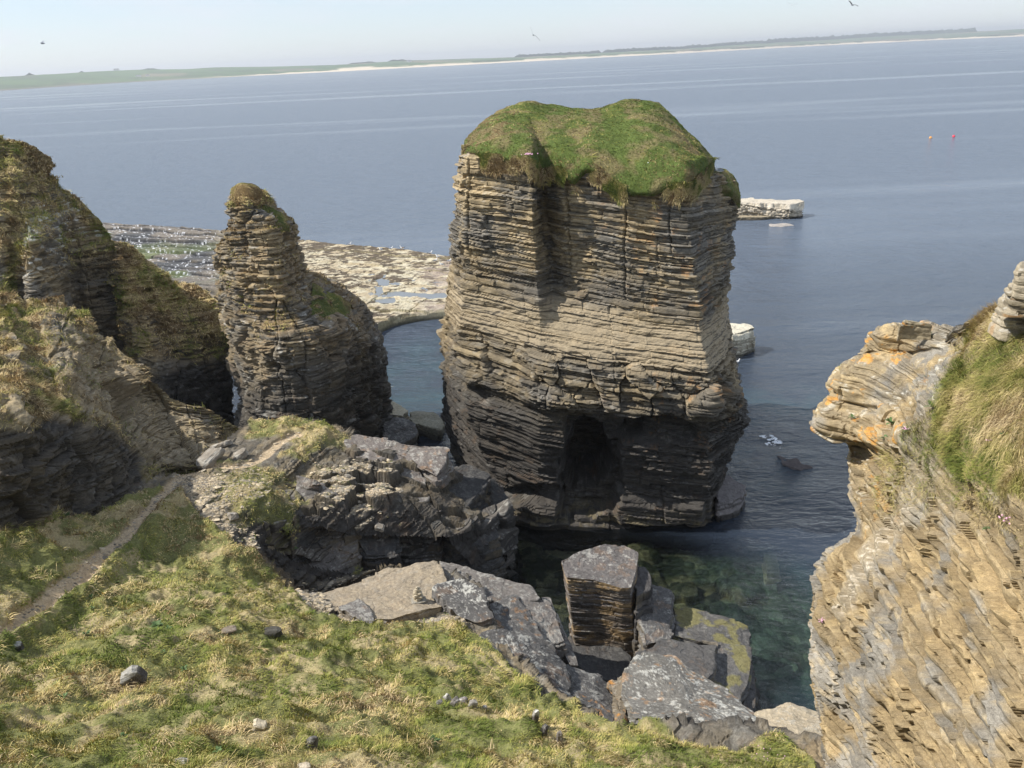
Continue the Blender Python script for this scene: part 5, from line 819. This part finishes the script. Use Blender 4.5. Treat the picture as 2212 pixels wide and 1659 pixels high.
# ============================================================ PLANTS
MLF=mat('broad_leaf',.6,.25,blademat); MTH=flat('thrift_pink',(.72,.42,.55),.8,.1); MWF=flat('white_petal',(.8,.8,.75),.8,.1)
def dock(p,label,s=.16,n=16,seed=1,name='leafy_plant',col=(.085,.135,.045),group=None):
    r=np.random.RandomState(seed); V=[];Q=[];cc=[]
    for i in range(n):
        a=r.rand()*6.28; e=.3+.8*r.rand(); L_=s*(.6+.7*r.rand()); d=np.array([math.cos(a)*math.cos(e),math.sin(a)*math.cos(e),math.sin(e)]); sd=np.array([-math.sin(a),math.cos(a),.2]); b=len(V)
        for t_,w_ in((0,.02),(.35,.16),(.7,.17),(1,.01)):
            q=d*L_*t_+np.array([0,0,-.35*L_*t_*t_]); V+=[q-sd*L_*w_,q+sd*L_*w_]; cc+=[np.array(col)*(.7+.6*r.rand())]*2
        Q+=[[b+2*j,b+2*j+1,b+2*j+3,b+2*j+2] for j in range(3)]
    return tag(mesh_obj(name,np.array(V)+p+np.array([0,0,.05]),Q,MLF,None,np.array(cc)),label,'plant',group)
for i,(u_,v_,s_,n_,lab) in enumerate([(340,1352,.34,34,'largest dark green leafy dock clump on the grass bank'),(365,1358,.2,14,'small leafy clump touching the right side of the largest one'),(196,1290,.2,14,'small leafy plant at the left of the bank below the path lip'),(200,1318,.18,12,'leafy plant directly below another one, left side of the bank'),(185,1370,.22,14,'grey-green leafy plant low on the left of the bank'),(136,1505,.2,14,'dark leafy plant near the bottom left corner'),(397,1445,.2,14,'leafy plant right of the dark wedge-shaped stone'),(355,1410,.16,10,'small leafy plant upper right of the dark wedge stone'),(270,1590,.16,10,'small leafy rosette in dry straw at lower left'),(255,1258,.18,12,'leafy rosette just under the path lip'),(470,1622,.16,10,'low leafy rosette at the bottom edge'),(940,1605,.24,18,'bright green leafy clump near the bottom centre'),(640,1188,.2,12,'green plant at the foot of the rock wall by the dark hollow'),(150,1108,.25,14,'dark plant under the left rock face')]):
    dock(gs(u_,v_),lab,s_*.8,n_,i)
def surfR(u_,v_): return surf(PR,u_,v_,5)
for i,(u_,v_,s_,n_,lab) in enumerate([(2004,728,.16,16,'green plant on top of the cliff nose behind the orange stone'),(2015,880,.20,22,'bright green plant in the middle of the cliff below the nose'),(1920,920,.18,18,'dark green plant left of the pink thrift on the cliff'),(1962,935,.14,14,'green leaves touching the pink thrift from the right'),(1838,905,.10,10,'tiny green tuft near the lichened tip of the cliff'),(2165,940,.14,14,'leafy plant in the turf of the right hand cliff'),(2130,1150,.10,10,'green rosette beside the lower thrift on the cliff'),(1908,950,.12,12,'small plant under the dark green one on the cliff')]):
    dock(surfR(u_,v_),lab,s_,n_,40+i)
def thrift(p,label,n=14,rad=.1,seed=0,m=MTH,fs=.016,cat='flower clump',name='thrift_clump'):
    t=thing(name,p,label,cat); r=np.random.RandomState(seed); q=np.stack([r.randn(n)*rad,r.randn(n)*rad,r.rand(n)*.06+.05],1)
    V0,Q0=tube([(0,0,-.8),(0,0,-.4),(0,0,.3),(0,0,.8)],[.3,.95,.9,.25],6); V=[];Q=[]
    for i in range(n): Q.append(Q0+len(V0)*i); V.append(V0*fs*(.8+.5*r.rand())+q[i])
    mesh_obj('flower_heads',np.concatenate(V)+p,np.concatenate(Q),m,t,None)
    V=[];Q=[]
    for i in range(n): a,b=tube([(q[i][0],q[i][1],-.03),tuple(q[i])],[.002,.002],3); Q.append(b+len(a)*i); V.append(a)
    mesh_obj('stems',np.concatenate(V)+p,np.concatenate(Q),MLF,t,np.tile([[.12,.16,.05]],(len(np.concatenate(V)),1)))
for i,(u_,v_,n_,ra,lab) in enumerate([(1958,935,14,.05,'pink thrift flowers in the crack in the middle of the right hand cliff'),(2165,1130,12,.05,'pink thrift cushion low in the turf edge near the right border'),(1772,1345,14,.05,'pink thrift hanging at the left rim of the sunlit cliff'),(1838,1200,6,.03,'few pink thrift heads above the lower rim of the cliff'),(2140,955,5,.04,'pale thrift heads beside the leafy plant in the turf')]):
    thrift(surfR(u_,v_),lab,n_,ra,60+i)
thrift(surf(PS,1146,338,8)+np.array([0,-.15,.1]),'pink thrift cushion under the turf edge at the left of the huge stack',30,.16,70,fs=.035)
thrift(surf(PS,1300,352,8)+np.array([0,-.2,.2]),'white flowers at the turf edge in the middle of the huge stack',16,.25,71,MWF,.035); thrift(at(1413,352,50.3),'white flower patch low on the grass cap of the huge stack, right of centre',22,.18,72,MWF,.04)
thrift(gs(1650,1640),'pink thrift scattered in the grass at the bottom right',16,.25,73); 
# stone lying under water
block('submerged_stone',[(1652,1198,-.55),(1678,1194,-.55),(1688,1222,-.5),(1656,1228,-.5)],-1.6,990,None,'pale square stone just under the clear water of the cove','stone',res=.08,th=.5,ckw=dict(base=np.array([.55,.5,.34]),lich=.1,org=0,wet=False))
block('submerged_rock',[(1682,985,.05),(1700,990,.06),(1735,1000,.05),(1762,1010,.05),(1730,1013,.06),(1690,1005,.05)],-1.2,991,None,'dark flat rock awash right of the huge stack with white foam on it','rock',res=.15,th=.4,ckw=dict(base=np.array([.09,.075,.07]),lich=0,org=0,wet=False),jag=.5)
def foam(pts,seed,cnt=700,ssz=.05):
    poly=[tuple(atz(a,b,0)[:2]) for a,b in pts]; xs=[p[0] for p in poly]; ys=[p[1] for p in poly]; r=np.random.RandomState(seed); q=np.stack([r.uniform(min(xs),max(xs),cnt*4),r.uniform(min(ys),max(ys),cnt*4),np.full(cnt*4,.16)],1)
    k=inpoly(q[:,0],q[:,1],poly)&(fbm(q,1.3,5,seed,1,.75)>.54); q=q[k]; pebbles('foam',q,ssz,[[.8,.82,.83]],seed,None,.3)
foam([(1640,945),(1665,942),(1690,958),(1685,978),(1660,972)],5,1800,.022); foam([(1570,1085),(1590,1078),(1600,1090),(1575,1100)],6,200,.03)
# ============================================================ WATER
def axis(segs):
    o=[]; 
    for a,b,s in segs: o.append(np.arange(a,b,s))
    return np.concatenate(o+[[segs[-1][1]]])
WX=axis([(-9000,-400,860),(-400,-60,34),(-60,60,1.),(60,400,34),(400,9000,860)]); WY=axis([(-100,20,10),(20,110,1.),(110,400,10),(400,14000,400)])
x,y=np.meshgrid(WX,WY); Pw=np.stack([x,y,0*x],-1)
def ell(cx,cy,rx,ry,p=1.): return sst(1.25,.55,np.hypot((x-cx)/rx,(y-cy)/ry)+.5*(fbm(Pw,.12,3,5)-.5)*p)
clear=np.maximum(ell(4,44,10.5,7.5),ell(11,38,7.5,9)); teal=np.maximum(np.maximum(ell(-8,80,9,15)*.9,ell(17,58,9,10)*.35),np.maximum(ell(15,37.5,6,7),ell(24,66,10,6)*.6))
cw=np.stack([clear,teal,sst(36,150,y)],-1)  # third channel: distance, drives the painted brightening of the far sea
def wat(t,b):
    L=t.links.new; at_=N(t,'ShaderNodeAttribute',attribute_name='Col'); sp=N(t,'ShaderNodeSeparateColor'); L(at_.outputs['Color'],sp.inputs[0]); g=N(t,'ShaderNodeNewGeometry')
    def noise(sx,sy,sc,det,ro=.6):
        m=N(t,'ShaderNodeMapping'); m.inputs['Scale'].default_value=(sx,sy,1); m.inputs['Rotation'].default_value=(0,0,.35); L(g.outputs['Position'],m.inputs[0]); n_=N(t,'ShaderNodeTexNoise',Scale=sc,Detail=det,Roughness=ro); L(m.outputs[0],n_.inputs['Vector']); return n_.outputs['Fac']
    a1=noise(1,1.7,1.1,7.,.66); a2=noise(1,1.3,.13,4.); a3=noise(.12,1,.012,4.,.55)
    s=N(t,'ShaderNodeMath',operation='MULTIPLY_ADD'); L(a2,s.inputs[0]); s.inputs[1].default_value=3.; L(a1,s.inputs[2])
    a4=noise(.55,1.5,.32,5.,.6); s0=s; s=N(t,'ShaderNodeMath',operation='MULTIPLY_ADD'); L(a4,s.inputs[0]); s.inputs[1].default_value=2.2; L(s0.outputs[0],s.inputs[2])
    r=N(t,'ShaderNodeMapRange'); L(a3,r.inputs[0]); r.inputs[1].default_value=.36; r.inputs[2].default_value=.46; r.inputs[3].default_value=.25; r.inputs[4].default_value=.85
    bp=N(t,'ShaderNodeBump',Distance=.62); L(s.outputs[0],bp.inputs['Height']); L(r.outputs[0],bp.inputs['Strength'])
    off=N(t,'ShaderNodeMath',operation='MULTIPLY_ADD'); L(sp.outputs[2],off.inputs[0]); off.inputs[1].default_value=-.25; off.inputs[2].default_value=1.; bs=N(t,'ShaderNodeMath',operation='MULTIPLY'); L(off.outputs[0],bs.inputs[0]); L(r.outputs[0],bs.inputs[1]); L(bs.outputs[0],bp.inputs['Strength'])
    fr=N(t,'ShaderNodeFresnel',IOR=1.42); L(bp.outputs[0],fr.inputs['Normal'])
    gl=N(t,'ShaderNodeBsdfGlossy',Roughness=.12); L(bp.outputs[0],gl.inputs['Normal'])
    df=N(t,'ShaderNodeBsdfDiffuse'); L(bp.outputs[0],df.inputs['Normal'])
    c1=N(t,'ShaderNodeMixRGB'); c1.inputs[1].default_value=(.020,.029,.045,1); c1.inputs[2].default_value=(.028,.07,.08,1)
    pn=noise(1,1,.22,5.); pr=N(t,'ShaderNodeMapRange'); L(pn,pr.inputs[0]); pr.inputs[1].default_value=.38; pr.inputs[2].default_value=.62
    mu=N(t,'ShaderNodeMath',operation='MULTIPLY'); L(pr.outputs[0],mu.inputs[0]); L(sp.outputs[1],mu.inputs[1]); L(mu.outputs[0],c1.inputs[0]); c2=N(t,'ShaderNodeMixRGB'); L(sp.outputs[2],c2.inputs[0]); L(c1.outputs[0],c2.inputs[1]); c2.inputs[2].default_value=(.115,.145,.19,1); L(c2.outputs[0],df.inputs[0])  # paler far off: grazing sky reflection painted into the diffuse colour
    tr=N(t,'ShaderNodeBsdfTransparent'); tr.inputs[0].default_value=(.46,.53,.50,1)
    mA=N(t,'ShaderNodeMixShader'); L(sp.outputs[0],mA.inputs[0]); L(df.outputs[0],mA.inputs[1]); L(tr.outputs[0],mA.inputs[2])
    mB=N(t,'ShaderNodeMixShader'); L(fr.outputs[0],mB.inputs[0]); L(mA.outputs[0],mB.inputs[1]); L(gl.outputs[0],mB.inputs[2])
    L(mB.outputs[0],t.nodes['Material Output'].inputs['Surface'])
MW=mat('sea_water',.1,.5,wat)
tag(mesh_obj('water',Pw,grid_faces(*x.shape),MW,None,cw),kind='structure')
# seabed of the cove
sx,sy=np.meshgrid(np.arange(-10,34,.1),np.arange(24,74,.1)); z0=-1.6-.05*np.clip(sx-6,0,30)-.03*np.clip(sy-40,0,40); B=np.stack([sx,sy,z0],-1)
def stones(B,sc,seed):
    gx=np.floor(B[...,0]*sc);gy=np.floor(B[...,1]*sc);best=np.full(gx.shape,9.);idv=np.zeros(gx.shape)
    for i in(-1,0,1):
        for j in(-1,0,1):
            a=gx+i;b=gy+j;px_=(a+.15+.7*hsh(a,b,np.array(seed)))/sc;py_=(b+.15+.7*hsh(a,b,np.array(seed+1)))/sc
            d=np.hypot(B[...,0]-px_,B[...,1]-py_)*sc/(.5+.5*hsh(a,b,np.array(seed+2))); m=d<best; best=np.where(m,d,best); idv=np.where(m,hsh(a,b,np.array(seed+3)),idv)
    return best,idv
B0=B.copy(); B[...,:2]+=(.5*(fbm(B,1.5,3,55)-.5))[...,None]; b1,i1=stones(B,1.3,1); b2,i2=stones(B,.45,5); B[...,:2]=B0[...,:2]
B[...,2]+=.16*np.clip(1-b1**2,0,1)+.6*np.clip(1-b2**4,0,1)*(i2>.45)*sst(.3,.5,fbm(B,.15,2,8))
bc=mixc(np.broadcast_to(np.array([.13,.13,.075]),B.shape),[.34,.28,.16],sst(.3,.9,i1)); bc=mixc(bc,[.045,.065,.035],sst(.45,.6,fbm(B,.5,3,9))*.8); bc=mixc(bc,[.20,.28,.22],sst(9,14,B[...,0]+2*(fbm(B,.3,3,3)-.5))*sst(.45,.6,fbm(B,.35,3,4)+.12)*.8); bc=bc*(.6+.8*i1)[...,None]
tag(mesh_obj('seabed',B,grid_faces(*sx.shape),MP,None,bc,smooth=False),kind='structure')
